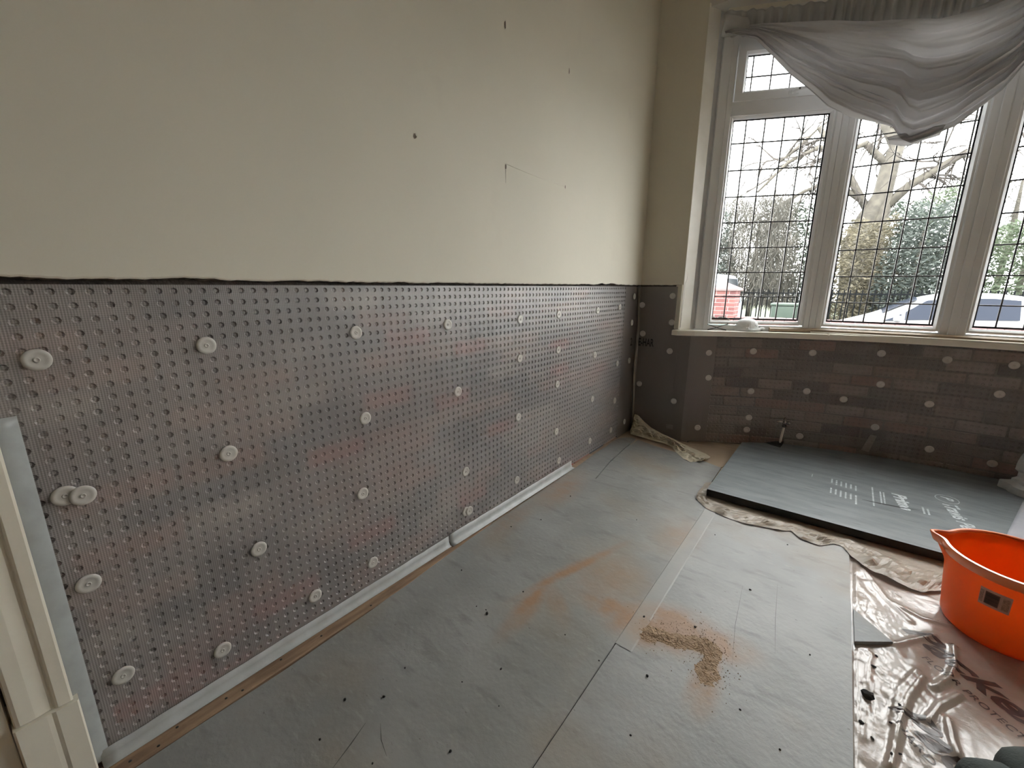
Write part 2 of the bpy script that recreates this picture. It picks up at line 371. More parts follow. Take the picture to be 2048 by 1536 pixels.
# bay wall below the sill
bwp = [arc(RW + 0.032, 0.425 + 2.99 * i / 40) for i in range(41)]; bwo = [arc(RW + 0.26, 0.30 + 3.24 * i / 40) for i in range(41)]
prism('bay_core', [tuple(p) for p in bwp] + [tuple(p) for p in reversed(bwo)], -0.5, 0.84, M['mortar'], ww)
for c in range(11):
    z = 0.012 + c * (BH + MJ); s = 0.03 + (0.0 if c % 2 else 0.1125)
    while s < 3.2:
        p, a = arc_s(RW + 0.022 + 0.004 * R(), s); brick(ww, p.x, p.y, z, PI - a); s += BL + MJ
# bulkhead and soffit over the bay
prism('bay_soffit', [(0.0, WY)] + [(-0.05, 3.9), (1.1, 4.2), (2.6, 4.2), (3.9, 3.9), (XR, WY)], 2.96, 3.06, M['ceiling'], ww)
box('wall_over_bay', (0.0, WY, 3.0), (XR, WY + 0.12, CEIL), M['plaster'], ww)
wr = box('wall_right', (XR, YB, 0), (XR + 0.15, 4.1, CEIL), M['plaster']); tag(wr, kind='structure')
wb = box('wall_back', (-0.2, YB - 0.15, 0), (XR + 0.15, YB, CEIL), M['far_wall']); tag(wb, kind='structure')

# ------------------------------------------------------------------ the leaded bay window: four facets
J = [Vector(p) for p in ((0.43, 3.43), (1.115, 3.75), (1.842, 3.80), (2.57, 3.75), (3.27, 3.43))]
ZS, ZT = 0.885, 2.82
def facet_tools(a, b):
    d = (b - a).normalized(); n = Vector((d.y, -d.x))      # n points into the room
    def P(s, t, z): q = a + d * s + n * t; return Vector((q.x, q.y, z))
    return d, n, P, (b - a).length
def bar(name, P, s0, s1, t0, t1, z0, z1, m, parent, bev=0.004):
    bm = bmesh.new(); vs_ = bbox(bm, (s0, t0, z0), (s1, t1, z1), bev, 2)
    for v in bm.verts: v.co = P(v.co.x, v.co.y, v.co.z)
    return frombm(name, bm, m, parent)
def ring(name, P, s0, s1, z0, z1, w, t0, t1, m, parent, slope=0.0):
    """mitred rectangular frame, sloped towards the opening"""
    V = []; 
    for (ds, t) in ((0, t0), (0, t1), (w - slope, t1), (w, t1 - slope), (w, t0)):
        for (s, z, sx, sz) in ((s0, z0, 1, 1), (s1, z0, -1, 1), (s1, z1, -1, -1), (s0, z1, 1, -1)):
            V.append(P(s + sx * ds, t, z + sz * ds))
    Fc = []
    for k in range(5):
        kk = (k + 1) % 5
        for c in range(4): Fc.append((k * 4 + c, k * 4 + (c + 1) % 4, kk * 4 + (c + 1) % 4, kk * 4 + c))
    bm = bmesh.new(); me = bpy.data.meshes.new(name); me.from_pydata([tuple(v) for v in V], [], Fc); bm.from_mesh(me); bpy.data.meshes.remove(me)
    return frombm(name, bm, m, parent)
def leads(P, pane, s0, s1, z0, z1, vs_, hs_):
    for s in vs_:
        if s0 < s < s1: bar('lead_strip', P, s - .0042, s + .0042, -0.003, 0.0045, z0, z1, M['lead'], pane, 0.0012)
    for z in hs_:
        if z0 < z < z1: bar('lead_strip', P, s0, s1, -0.003, 0.005, z - .0042, z + .0042, M['lead'], pane, 0.0012)
def make_window(i, toplight):
    a, b = J[i], J[i + 1]; d, n, P, Ln = facet_tools(a, b)
    w = empty('window_%d' % (i + 1), (*((a + b) / 2), ZS)); tag(w, kind='structure')
    # outer frame
    ring('frame', P, 0.028, Ln - 0.028, ZS, ZT, 0.036, -0.03, 0.035, M['white'], w, 0.006)
    if i == 0: bar('jamb_post', P, -0.03, 0.03, -0.03, 0.03, ZS, ZT, M['white'], w)
    if i == 3: bar('jamb_post', P, Ln - 0.03, Ln + 0.03, -0.03, 0.03, ZS, ZT, M['white'], w)
    z_tr = 2.36
    bar('transom', P, 0.055, Ln - 0.055, -0.03, 0.036, z_tr - 0.035, z_tr + 0.055, M['white'], w, 0.006)
    # lower light: bead, gasket, pane with stuck-on lead
    s0, s1, z0, z1 = 0.082, Ln - 0.088, 0.962, 2.312
    ring('glazing_bead', P, 0.060, Ln - 0.066, 0.930, 2.334, 0.024, 0.004, 0.030, M['white'], w, 0.012)
    ring('gasket', P, s0 - 0.002, s1 + 0.002, z0 - 0.002, z1 + 0.002, 0.012, 0.0, 0.006, M['gasket'], w)
    pn = bar('pane', P, s0 - 0.01, s1 + 0.01, -0.008, -0.002, z0 - 0.01, z1 + 0.01, M['glass'], w, 0)
    off = 0.117; vx = [0.17 + off * k if i == 0 else 0.181 + 0.110 * k for k in range(8)]
    hz = [1.130 + 0.1725 * k for k in range(8)] if i == 0 else [1.096 + 0.1745 * k for k in range(8)]
    leads(P, pn, s0, s1, z0, z1, vx, hz)
    # top light
    ts0, ts1, tz0, tz1 = (0.128, Ln - 0.134, 2.462, 2.69)
    bar('head_bar', P, 0.055, Ln - 0.055, -0.03, 0.034, 2.746, 2.80, M['white'], w, 0.003)
    sash = ring('sash', P, 0.067, Ln - 0.071, 2.412, 2.748, 0.060, -0.01, 0.048, M['white'], w, 0.014)
    ring('gasket', P, ts0 - 0.002, ts1 + 0.002, tz0 - 0.002, tz1 + 0.002, 0.010, 0.004, 0.012, M['gasket'], w)
    tp = bar('pane', P, ts0 - 0.01, ts1 + 0.01, 0.0, 0.006, tz0 - 0.01, tz1 + 0.01, M['glass'], w, 0)
    leads(P, tp, ts0, ts1, tz0, tz1, vx, [2.5655])
    # handle on the top-light sash
    sh = 0.42
    hd = bar('handle', P, sh - 0.03, sh + 0.03, 0.048, 0.058, 2.425, 2.447, M['white'], w, 0.003)
    V, Fc = [], []; tube_into(V, Fc, [P(sh - 0.01, 0.06, 2.432), P(sh + 0.005, 0.085, 2.437), P(sh + 0.05, 0.088, 2.445), P(sh + 0.13, 0.083, 2.448)], [0.010, 0.011, 0.008, 0.006], 8)
    pyd('lever', V, Fc, M['white'], hd, True)
    lathe('lock_button', [(0, 0.004), (0.006, 0.004), (0.006, 0)], M['lead'], hd, c=P(sh + 0.02, 0.094, 2.440), n=12, mtx=Matrix.Rotation(PI / 2, 3, 'X'))
    return w
for i in range(4): make_window(i, True)
# flat cover strips over the corner posts between the facets
for i in (1, 2, 3):
    c = J[i]; d = (J[i + 1] - J[i - 1]).normalized(); n = Vector((d.y, -d.x))
    def P(s, t, z): q = c + d * s + n * t; return Vector((q.x, q.y, z))
    tr = empty('trim_%d' % i, (c.x, c.y, ZS)); tag(tr, kind='structure')
    bar('corner_post', P, -0.034, 0.034, -0.05, 0.033, ZS, ZT, M['white'], tr, 0.008)
    bar('cover_bead', P, -0.020, 0.020, 0.030, 0.041, ZS + 0.003, ZT, M['white'], tr, 0.004)
# head of the window up to the soffit
for i in range(4):
    d, n, P, Ln = facet_tools(J[i], J[i + 1]); t = bar('trim_%d' % (4 + i), P, -0.02, Ln + 0.02, -0.06, 0.04, ZT, 3.0, M['cream_paint'], None, 0.003); tag(t, kind='structure')
# reveal between pier and frame (left and right)
rv = empty('trim_8', (0.38, 3.36, 0.88)); tag(rv, kind='structure')
ra, rb_ = Vector((XP, WY - 0.012)), Vector((0.405, 3.42)); d, n, P, Ln = facet_tools(ra, rb_)
bar('reveal_board', P, 0.0, 0.108, -0.05, 0.0, 0.88, 2.98, M['sill'], rv, 0.004)
bar('reveal_bead', P, 0.112, Ln + 0.01, -0.05, -0.006, 0.88, 2.98, M['white'], rv, 0.004)
pyd('crack', [P(0.03, 0.0006, 1.31), P(0.026, 0.0006, 1.25), P(0.012, 0.0006, 1.22), P(0.010, 0.0006, 1.10), P(0.006, 0.0006, 0.98), P(0.0045, 0.0006, 0.90), P(0.008, 0.0006, 0.90), P(0.0095, 0.0006, 0.98), P(0.0125, 0.0006, 1.10), P(0.0135, 0.0006, 1.22), P(0.028, 0.0006, 1.25)], [tuple(range(11))], M['raw_edge'], rv)
bar('broken_reveal_edge', P, -0.012, 0.002, -0.06, -0.002, 0.885, 1.215, M['plaster'], rv, 0.004)
d, n, P, Ln = facet_tools(Vector((3.27, 3.43)), Vector((3.41, WY))); t = bar('trim_9', P, 0.0, Ln, -0.06, 0.0, 0.88, 2.98, M['sill'], None, 0.004); tag(t, kind='structure')

# sill board following the bow
def sill_outline(r, x0, x1, n): return [tuple(arc(r, x0 + (x1 - x0) * i / n)) for i in range(n + 1)]
ts = empty('trim_10', (1.9, 3.7, 0.85)); tag(ts, kind='structure')
def sill_piece(x0, x1, n, left_end=False):
    f = sill_outline(RS, max(x0, 0.45), x1, n)
    if left_end: f = [(0.30, 3.292), (0.288, 3.255), (0.295, 3.232), (0.34, 3.222)] + f
    back = [tuple(Vector(p) + (Vector(p) - CB).normalized() * 0.30) for p in reversed(f[4:] if left_end else f)]
    if left_end: back += [(0.33, 3.44), (0.335, 3.30)]
    return f + back
prism('sill_board', sill_piece(0.30, 1.235, 24, True), 0.845, 0.882, M['sill'], ts, 0.005)
prism('sill_board', sill_piece(1.237, 3.38, 40), 0.846, 0.883, M['sill'], ts, 0.005)
# stained bead at the foot of the frame
V, Fc = [], []
bead = [J[0].lerp(J[1], 0.62) + Vector((0.028, -0.05)), J[1] + Vector((0.01, -0.058)), J[2] + Vector((0, -0.062)), J[3] + Vector((-0.01, -0.058)), J[4] + Vector((-0.2, 0.055))]
tube_into(V, Fc, [(p.x, p.y, 0.897) for p in bead], 0.017, 6); pyd('foot_bead', V, Fc, M['stained_wood'], ts)
tube('foot_bead', [(p.x, p.y - 0.024, 0.887) for p in bead[1:4]], 0.006, M['sill'], ts, 6)

# ------------------------------------------------------------------ dimpled membrane sheets
def dimple_sheet(name, fn, s0, s1, z0, z1, m, pitch=0.030, r1=0.0082, r2=0.0045, depth=0.0042):
    """fn(s) -> (x, y, nx, ny): point on the sheet and direction into the wall"""
    ns = int(round((s1 - s0) / pitch)); nz = int(round((z1 - z0) / pitch)); h = pitch / 2
    sq = [(-h, -h), (0, -h), (h, -h), (h, 0), (h, h), (0, h), (-h, h), (-h, 0)]
    an = [math.atan2(b, a) for a, b in sq]
    loc = [(a, b, 0) for a, b in sq] + [(r1 * math.cos(t), r1 * math.sin(t), 0) for t in an] + [(r2 * math.cos(t), r2 * math.sin(t), depth) for t in an]
    loc = np.array(loc); cs = s0 + (np.arange(ns) + 0.5) * pitch; cz = z0 + (np.arange(nz) + 0.5) * pitch
    S = (cs[:, None, None] + loc[None, None, :, 0]) + np.zeros((1, nz, 1)); Z = (cz[None, :, None] + loc[None, None, :, 1]) + np.zeros((ns, 1, 1)); D = loc[None, None, :, 2] + np.zeros((ns, nz, 1))
    S, Z, D = S.ravel(), Z.ravel(), D.ravel()
    px, py, nx, ny = fn(S); V = np.stack([px + nx * D, py + ny * D, Z], 1)
    cell = []
    for k in range(8):
        kk = (k + 1) % 8; cell.append((k, kk, 8 + kk, 8 + k)); cell.append((8 + k, 8 + kk, 16 + kk, 16 + k))
    quads = np.array(cell); nc = ns * nz
    Q = (quads[None] + (np.arange(nc) * 24)[:, None, None]).reshape(-1, 4); O = (np.arange(16, 24)[None] + (np.arange(nc) * 24)[:, None])
    me = bpy.data.meshes.new(name); me.from_pydata(V.tolist(), [], Q.tolist() + O.tolist()); me.update()
    uv = me.uv_layers.new(name='UVMap'); li = np.zeros(len(me.loops), dtype=np.int32); me.loops.foreach_get('vertex_index', li)
    uv.data.foreach_set('uv', np.stack([S[li], Z[li]], 1).ravel())
    me.materials.append(m)
    o = bpy.data.objects.new(name, me); COL.objects.link(o)
    return o
def plug(parent, p, nrm, r=0.0225, thick=0.004):
    """push-in fixing plug: dished disc cap with a raised centre"""
    nrm = Vector(nrm).normalized(); q = Vector((0, 0, 1)).rotation_difference(nrm)
    o = bpy.data.objects.new('fixing_plug', plug_me); COL.objects.link(o); o.parent = parent; o.matrix_parent_inverse = Matrix.Translation(-parent.location)
    o.rotation_mode = 'QUATERNION'; o.rotation_quaternion = q @ Vector((1, 0, 0)).rotation_difference(Vector((1, 0, 0))); o.location = Vector(p)
    c = bpy.data.objects.new('plug_pin', pin_me); COL.objects.link(c); c.parent = o
V, Fc = [], []; lathe_into(V, Fc, [(0.0, -0.001), (0.0225, -0.001), (0.0232, 0.0012), (0.0222, 0.0036), (0.016, 0.0042), (0.0135, 0.0032), (0.006, 0.0030), (0.0, 0.0030)], n=28)
plug_me = bpy.data.meshes.new('fixing_plug'); plug_me.from_pydata([tuple(v) for v in V], [], Fc); plug_me.materials.append(M['plug']); plug_me.shade_smooth()
V, Fc = [], []; lathe_into(V, Fc, [(0.0055, 0.0028), (0.0055, 0.0046), (0.0035, 0.0050), (0.0028, 0.0032), (0.0, 0.0032)], n=14)
pin_me = bpy.data.meshes.new('plug_pin'); pin_me.from_pydata([tuple(v) for v in V], [], Fc); pin_me.materials.append(M['plug_core']); pin_me.shade_smooth()

PLUGS_LEFT = [(0.063, 1.046), (0.364, 1.044), (0.8, 1.042), (1.228, 1.041), (1.732, 1.033), (2.101, 1.04), (2.587, 1.043), (2.932, 1.053), (3.176, 1.125), (3.161, 0.926), (2.107, 0.832), (1.731, 0.83), (2.576, 0.743), (2.949, 0.632), (3.163, 0.626), (1.276, 0.74), (2.107, 0.622), (2.57, 0.433), (2.945, 0.342), (0.81, 0.732), (0.375, 0.736), (1.721, 0.511), (2.111, 0.321), (2.904, 0.114), (2.563, 0.124), (1.314, 0.341), (1.712, 0.146), (2.151, 0.114), (0.775, 0.448), (0.053, 0.739), (0.08, 0.73), (0.414, 0.41), (0.793, 0.146), (1.308, 0.134), (1.329, 0.13), (0.563, 0.145), (0.054, 0.511), (0.072, 0.23), (0.281, 0.142), (3.145, 0.121)]
PLUGS_PIER = [(0.03, 1.057), (0.261, 1.131), (0.271, 0.933), (0.051, 0.833), (0.275, 0.713), (0.053, 0.422), (0.341, 0.323)]
PLUGS_BAY = [(0.54, 0.717), (0.81, 0.738), (1.16, 0.746), (1.53, 0.77), (1.848, 0.758), (2.126, 0.757), (0.554, 0.526), (0.828, 0.437), (1.163, 0.466), (1.379, 0.432), (1.558, 0.561), (1.815, 0.463), (2.101, 0.577), (0.52, 0.125), (0.838, 0.23), (0.835, 0.133), (1.166, 0.123), (1.576, 0.259), (1.865, 0.164), (2.148, 0.144)]
ml = dimple_sheet('dimpled_membrane', lambda s: (0 * s, s, 0 * s - 1.0, 0 * s), -0.03, 3.06, 0.030, 1.200, M['membrane'])
tag(ml, 'long grey see-through dimpled membrane fixed along the left wall', 'membrane')
for i, (y, z) in enumerate(PLUGS_LEFT):
    if y < 3.04: plug(ml, (0.001 + (0.004 if i in (30, 34) else 0), y, z), (1, 0.02, 0.03 * (R() - .5)))
# plain dark sheet wrapped round the corner and over the pier
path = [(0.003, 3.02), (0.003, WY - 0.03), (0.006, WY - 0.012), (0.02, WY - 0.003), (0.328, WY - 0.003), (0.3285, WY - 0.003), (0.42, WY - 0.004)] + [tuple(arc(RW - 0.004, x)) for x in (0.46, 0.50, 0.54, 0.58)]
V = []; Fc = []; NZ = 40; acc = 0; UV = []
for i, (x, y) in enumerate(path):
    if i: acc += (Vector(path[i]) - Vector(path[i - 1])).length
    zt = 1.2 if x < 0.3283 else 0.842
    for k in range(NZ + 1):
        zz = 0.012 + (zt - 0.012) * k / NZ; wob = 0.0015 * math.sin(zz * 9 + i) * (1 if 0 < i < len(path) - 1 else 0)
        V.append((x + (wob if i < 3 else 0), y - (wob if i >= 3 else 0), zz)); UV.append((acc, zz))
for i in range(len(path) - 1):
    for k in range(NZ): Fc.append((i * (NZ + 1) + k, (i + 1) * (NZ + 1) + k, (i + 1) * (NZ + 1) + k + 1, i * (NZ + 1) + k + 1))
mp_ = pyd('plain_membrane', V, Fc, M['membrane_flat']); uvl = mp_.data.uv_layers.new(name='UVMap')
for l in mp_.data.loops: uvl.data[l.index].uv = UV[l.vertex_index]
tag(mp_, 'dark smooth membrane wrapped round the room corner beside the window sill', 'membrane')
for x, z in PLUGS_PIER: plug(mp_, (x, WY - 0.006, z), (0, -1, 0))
for i, (y, z) in enumerate(PLUGS_LEFT):
    if y >= 3.04: plug(mp_, (0.006, y, z), (1, 0, 0))
M['ink'] = mat('black_ink', (0.02, 0.018, 0.017), 0.6)
lettering('stencil_print', 'E-HAR', M['ink'], mp_, (0.022, WY - 0.0085, 0.735), (1, 0, 0), (0, 0, 1), 0.125, 0.062, bold=0.02)
lettering('stencil_print', '2', M['ink'], mp_, (0.0085, 3.155, 0.745), (0, 1, 0), (0, 0, 1), 0.035, 0.062, bold=0.02)
M['strip'] = mat('tan_edge_strip', (0.30, 0.26, 0.21), 0.55, (0.22, 0.19, 0.15), 12)
V = []; Fc = []
for k in range(31):
    z = 0.02 + 1.17 * k / 30; w = 0.010 + 0.004 * math.sin(k * 0.7); o_ = 0.006 * math.sin(k * 0.35) + 0.014 * (1 - k / 30)
    V += [(0.010 + o_, WY - 0.03 - w, z), (0.012 + o_, WY - 0.028 + w, z)]
for k in range(30): Fc.append((2 * k, 2 * k + 1, 2 * k + 3, 2 * k + 2))
es = pyd('edge_strip', V, Fc, M['strip'], mp_); md = es.modifiers.new('thickness', 'SOLIDIFY'); md.thickness = 0.0015
def bay_fn(s):
    a0 = math.asin((0.436 - CB.x) / RW); a = a0 + s / RW
    return CB.x + RW * np.sin(a), CB.y + RW * np.cos(a), np.sin(a), np.cos(a)
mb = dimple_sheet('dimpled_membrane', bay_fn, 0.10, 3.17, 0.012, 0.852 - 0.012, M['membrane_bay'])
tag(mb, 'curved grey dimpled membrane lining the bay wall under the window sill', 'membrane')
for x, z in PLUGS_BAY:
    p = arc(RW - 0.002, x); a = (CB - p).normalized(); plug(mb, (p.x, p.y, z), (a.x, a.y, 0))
# clear tape patches stuck on the membrane
M['patch'] = mat('clear_tape', (0.42, 0.42, 0.38), 0.35, (0.34, 0.34, 0.31), 60, clear=0.35)
p0 = arc(RW - 0.006, 1.535); p1 = arc(RW - 0.006, 1.575)
def patch(name, P4, m):
    o = pyd(name, P4, [(0, 1, 2, 3)], m); md = o.modifiers.new('thickness', 'SOLIDIFY'); md.thickness = 0.0012; return o
o = patch('tape_patch', [(p0.x - .008, p0.y - .004, 0.085), (p1.x - .006, p1.y - .004, 0.075), (p1.x + .02, p1.y - .003, 0.20), (p0.x + .025, p0.y - .003, 0.205)], M['patch'])
tag(o, 'pale slanted tape patch low on the bay membrane right of the pipe', 'tape')
o = patch('tape_patch', [(0.302, WY - .008, 0.088), (0.354, WY - .008, 0.092), (0.352, WY - .008, 0.128), (0.300, WY - .008, 0.125)], M['patch'])
tag(o, 'small pale tape patch low on the dark corner membrane', 'tape')

# ------------------------------------------------------------------ grey jointing tapes and the batten at the foot of the wall
def tape_wall(name, y0, y1, z1a, z1b, m, floor_w=0.012, seed=1, n=40):
    rnd = random.Random(seed); V = []; Fc = []
    for i in range(n + 1):
        t = i / n; y = y0 + (y1 - y0) * t; zt = z1a + (z1b - z1a) * t + rnd.uniform(-.0012, .0012)
        pr = [(0.0030, zt), (0.0038, zt * 0.62), (0.0055 + 0.002 * noise.noise((y * 5, seed, 0)), 0.028), (0.011, 0.016), (floor_w + 0.010, 0.0145)]
        V += [(x, y, z) for x, z in pr]
    for i in range(n):
        for k in range(4): Fc.append((i * 5 + k, (i + 1) * 5 + k, (i + 1) * 5 + k + 1, i * 5 + k + 1))
    o = pyd(name, V, Fc, m, None, True); md = o.modifiers.new('thickness', 'SOLIDIFY'); md.thickness = 0.0015; return o
o = tape_wall('jointing_tape', 0.0, 1.19, 0.056, 0.060, M['tape_light'], seed=2); tag(o, 'grey jointing tape along the wall foot, nearer the doorway', 'tape')
o = tape_wall('jointing_tape', 1.195, 2.31, 0.064, 0.060, M['tape_light'], seed=5, floor_w=0.02); tag(o, 'grey jointing tape along the wall foot, nearer the window', 'tape')
V = []; Fc = []
for k in range(41):
    z = 0.03 + 0.905 * k / 40; wv = 0.001 * math.sin(k)
    V += [(0.010, -0.033, z), (0.006 + wv, -0.012, z), (0.0032, 0.016, z)]
for k in range(40):
    for c in range(2): Fc.append((k * 3 + c, k * 3 + c + 1, (k + 1) * 3 + c + 1, (k + 1) * 3 + c))
o = pyd('jointing_tape', V, Fc, M['tape'], None, True); md = o.modifiers.new('thickness', 'SOLIDIFY'); md.thickness = 0.0015
tag(o, 'upright dark grey jointing tape beside the door architrave', 'tape')
V = []; Fc = []
for i in range(41):
    y = -0.04 + 1.5 * i / 40; w = 0.068 + 0.006 * noise.noise((y * 4, 0, 2)) - (0.034 * max(0, (y - .9)) / .6)
    V += [(0.004, y, 0.001), (0.004, y, 0.013), (w - .004, y, 0.0135), (w, y, 0.010), (w, y, 0.001)]
for i in range(40):
    for k in range(4): Fc.append((i * 5 + k, (i + 1) * 5 + k, (i + 1) * 5 + k + 1, i * 5 + k + 1))
bt = pyd('floor_batten', V, Fc, M['batten']); tag(bt, 'narrow bare timber batten between the wall tape and the grey sheets', 'batten')
for i, y in enumerate((0.045, 0.10, 0.145, 0.26, 0.30, 0.42, 0.55, 0.74)):
    lathe('nail_head', [(0.0, 0.0012), (0.003, 0.0012), (0.0038, 0.0)], M['iron'], bt, c=(0.043 + 0.012 * math.sin(i * 2.1), y, 0.0135), n=8)

# ------------------------------------------------------------------ door frame at the left edge
dr = empty('door_1', (0.0, -0.6, 0.0)); tag(dr, kind='structure')
def moulded(name, prof, z0, z1, m, parent):
    """prof: (x, y) outline extruded upwards"""
    bm = bmesh.new(); lo = [bm.verts.new((x, y, z0)) for x, y in prof]; hi = [bm.verts.new((x, y, z1)) for x, y in prof]; n = len(prof)
    for k in range(n): bm.faces.new((lo[k], lo[(k + 1) % n], hi[(k + 1) % n], hi[k]))
    bm.faces.new(lo[::-1]); bm.faces.new(hi); return frombm(name, bm, m, parent)
moulded('architrave', [(-0.02, -0.016), (0.0215, -0.016), (0.0235, -0.020), (0.0235, -0.040), (0.0215, -0.044), (0.018, -0.047), (0.0165, -0.052), (0.0175, -0.058), (0.0205, -0.075), (0.0215, -0.098), (0.019, -0.104), (0.012, -0.107), (-0.02, -0.107)], 0.252, 2.15, M['cream_paint'], dr)
pb = moulded('plinth_block', [(-0.02, -0.008), (0.028, -0.008), (0.031, -0.011), (0.031, -0.045), (0.028, -0.052), (0.029, -0.06), (0.029, -0.106), (0.026, -0.110), (-0.02, -0.110)], 0.0, 0.250, M['cream_paint'], dr)
M['door_wood'] = mat('varnished_door_wood', (0.55, 0.28, 0.10), 0.4, (0.38, 0.17, 0.06), 5, stretch=(4, 4, 0.6))
box('door_lining', (-0.16, -0.145, 0.0), (0.008, -0.113, 2.12), M['cream_paint'], dr, 0.002)
box('door_leaf', (-0.06, -0.96, 0.005), (-0.018, -0.148, 2.1), M['door_wood'], dr, 0.003)
for z0, z1 in ((0.25, 0.85), (1.05, 1.95)):
    for y0, y1 in ((-0.85, -0.6), (-0.5, -0.25)): box('door_panel', (-0.02, y0, z0), (-0.012, y1, z1), M['door_wood'], dr, 0.006)
lathe('door_knob', [(0, 0.05), (0.02, 0.048), (0.026, 0.035), (0.02, 0.022), (0.01, 0.018), (0.01, 0.0)], M['chrome'], dr, c=(-0.018, -0.22, 1.0), n=20, mtx=Matrix.Rotation(PI / 2, 3, 'Y'))
moulded('architrave', [(-0.02, -1.0), (0.02, -1.0), (0.0235, -1.004), (0.0235, -1.085), (0.012, -1.09), (-0.02, -1.09)], 0.0, 2.15, M['cream_paint'], dr)

# ------------------------------------------------------------------ grey floor sheets
def sheet_mat(name, c1, c2):
    m = mat(name, c1, 0.5, c2, 3.5, bump=0.14, bscale=60, spec=0.5)
    noise_layer(m, tuple(v * 0.62 for v in c1), 7.0, 0.56, 0.74, 0.5, (1, 3, 1), 0.6)
    noise_layer(m, (0.31, 0.25, 0.18), 2.1, 0.50, 0.68, 0.55)
    noise_layer(m, (0.40, 0.40, 0.38), 22.0, 0.58, 0.72, 0.35, (1, 4, 1), 0.3)
    noise_layer(m, (0.12, 0.11, 0.10), 55.0, 0.70, 0.76, 0.6, (1, 2.2, 1), 1.2)
    return m
M['sheet'] = sheet_mat('grey_floor_board', (0.255, 0.258, 0.247), (0.325, 0.33, 0.318))
M['sheet_r'] = sheet_mat('grey_floor_board_clean', (0.30, 0.308, 0.302), (0.36, 0.37, 0.362))
DUST = [(0.52, 1.12, 0.05, 0.22, 0.08, 0.75), (0.56, 1.46, 0.035, 0.22, -0.38, 0.75), (0.70, 1.44, 0.16, 0.22, -0.2, 0.45), (0.585, 1.20, 0.05, 0.13, 0.9, 0.55), (0.78, 1.29, 0.16, 0.07, 0.0, 0.85),
        (0.90, 1.30, 0.17, 0.12, 0.15, 1.2), (0.99, 1.35, 0.20, 0.13, 0.25, 1.3), (1.07, 1.36, 0.20, 0.10, 0.25, 1.2), (1.0, 1.30, 0.22, 0.05, 0.25, 1.3), (1.13, 1.26, 0.04, 0.18, -0.1, 1.1), (1.145, 1.17, 0.045, 0.12, 0.0, 0.8), (0.55, 1.42, 0.03, 0.34, -0.30, 1.1), (0.515, 1.13, 0.035, 0.16, 0.05, 1.1), (0.80, 1.31, 0.12, 0.05, -0.25, 1.1), (0.83, 1.95, 0.12, 0.20, 0.0, 0.4), (0.12, 2.0, 0.12, 0.3, 0.1, 0.55), (0.10, 1.55, 0.08, 0.25, 0.05, 0.4)]
for k in ('sheet', 'sheet_r'): patch_layer(M[k], (0.36, 0.225, 0.14), 1.15, DUST, 0.55, 16)
ZF = 0.012
A = [(0.070, -0.30), (0.855, -0.30), (0.855, 2.50), (0.80, 2.56), (0.795, 2.94), (0.64, 3.00), (0.30, 3.055), (0.15, 3.10), (0.143, 2.88), (0.17, 2.55), (0.213, 2.262), (0.2105, 2.262), (0.160, 2.58), (0.139, 2.88), (0.128, 3.105), (0.085, 3.115), (0.05, 3.085), (0.012, 3.02), (0.008, 2.93), (0.016, 2.80), (0.014, 2.62), (0.026, 2.40), (0.035, 2.05), (0.040, 1.55), (0.044, 1.17), (0.072, 0.73), (0.078, 0.40), (0.072, 0.18)]
o = sheetA = prism('floor_sheet', A, 0.001, ZF, M['sheet'], None, 0.0015); tag(o, 'large grey protection board beside the left wall, notched at its far end', 'floor board')
Bp = [(0.8575, -0.30), (1.497, -0.30), (1.4955, 1.0), (1.489, 1.77), (1.479, 2.29), (1.47, 2.50), (0.8575, 2.50)]
o = sheetB = prism('floor_sheet', Bp, 0.001, ZF, M['sheet_r'], None, 0.0015); tag(o, 'grey protection board with sandy dust, ending at the plastic film on its right', 'floor board')
M['joint'] = mat('light_grey_joint_tape', (0.33, 0.338, 0.328), 0.5, (0.37, 0.365, 0.345), 9, bump=0.06); patch_layer(M['joint'], (0.38, 0.255, 0.165), 0.7, DUST, 0.6, 16)
V = []; Fc = []
for i in range(31):
    y = 1.16 + 1.30 * i / 30; V += [(0.853 + 0.002 * R(), y, ZF + .0002), (0.856, y, ZF + .0016), (0.909, y, ZF + .0016), (0.913 + 0.002 * R(), y, ZF + .0002)]
for i in range(30):
    for k in range(3): Fc.append((i * 4 + k, i * 4 + k + 1, (i + 1) * 4 + k + 1, (i + 1) * 4 + k))
o = pyd('joint_strip', V, Fc, M['joint']); tag(o, 'pale grey strip taped over the joint between the two floor boards', 'tape')
# cut scores on the boards
M['score'] = mat('cut_score', (0.09, 0.09, 0.085), 0.8)
def score(pts, w):
    V = []; Fc = []
    for i, p in enumerate(pts):
        a = Vector(pts[max(0, i - 1)]); b = Vector(pts[min(len(pts) - 1, i + 1)]); d = (b - a).normalized(); n = Vector((-d.y, d.x)); t = i / (len(pts) - 1); ww_ = w * (0.35 + math.sin(PI * t))
        V += [(p[0] + n.x * ww_, p[1] + n.y * ww_, ZF + .0006), (p[0] - n.x * ww_, p[1] - n.y * ww_, ZF + .0006)]
    for i in range(len(pts) - 1): Fc.append((2 * i, 2 * i + 1, 2 * i + 3, 2 * i + 2))
    return V, Fc
for lab, pts, w in (('dark knife score in the grey board near the batten', [(0.427, 0.475), (0.445, 0.42), (0.463, 0.355)], .0012), ('short slanting score in the grey board beside the longer knife score', [(0.46, 0.50), (0.50, 0.475), (0.545, 0.46)], .0008),
                    ('faint long score across the right-hand grey board', [(1.14, 1.75), (1.16, 1.5), (1.19, 1.30)], .0004), ('faint straight score near the right edge of the grey board', [(1.25, 1.85), (1.27, 1.62), (1.29, 1.45)], .0004)):
    V, Fc = score(pts, w); o = pyd('knife_score', V, Fc, M['score'], sheetA if pts[0][0] < 0.8 else sheetB)
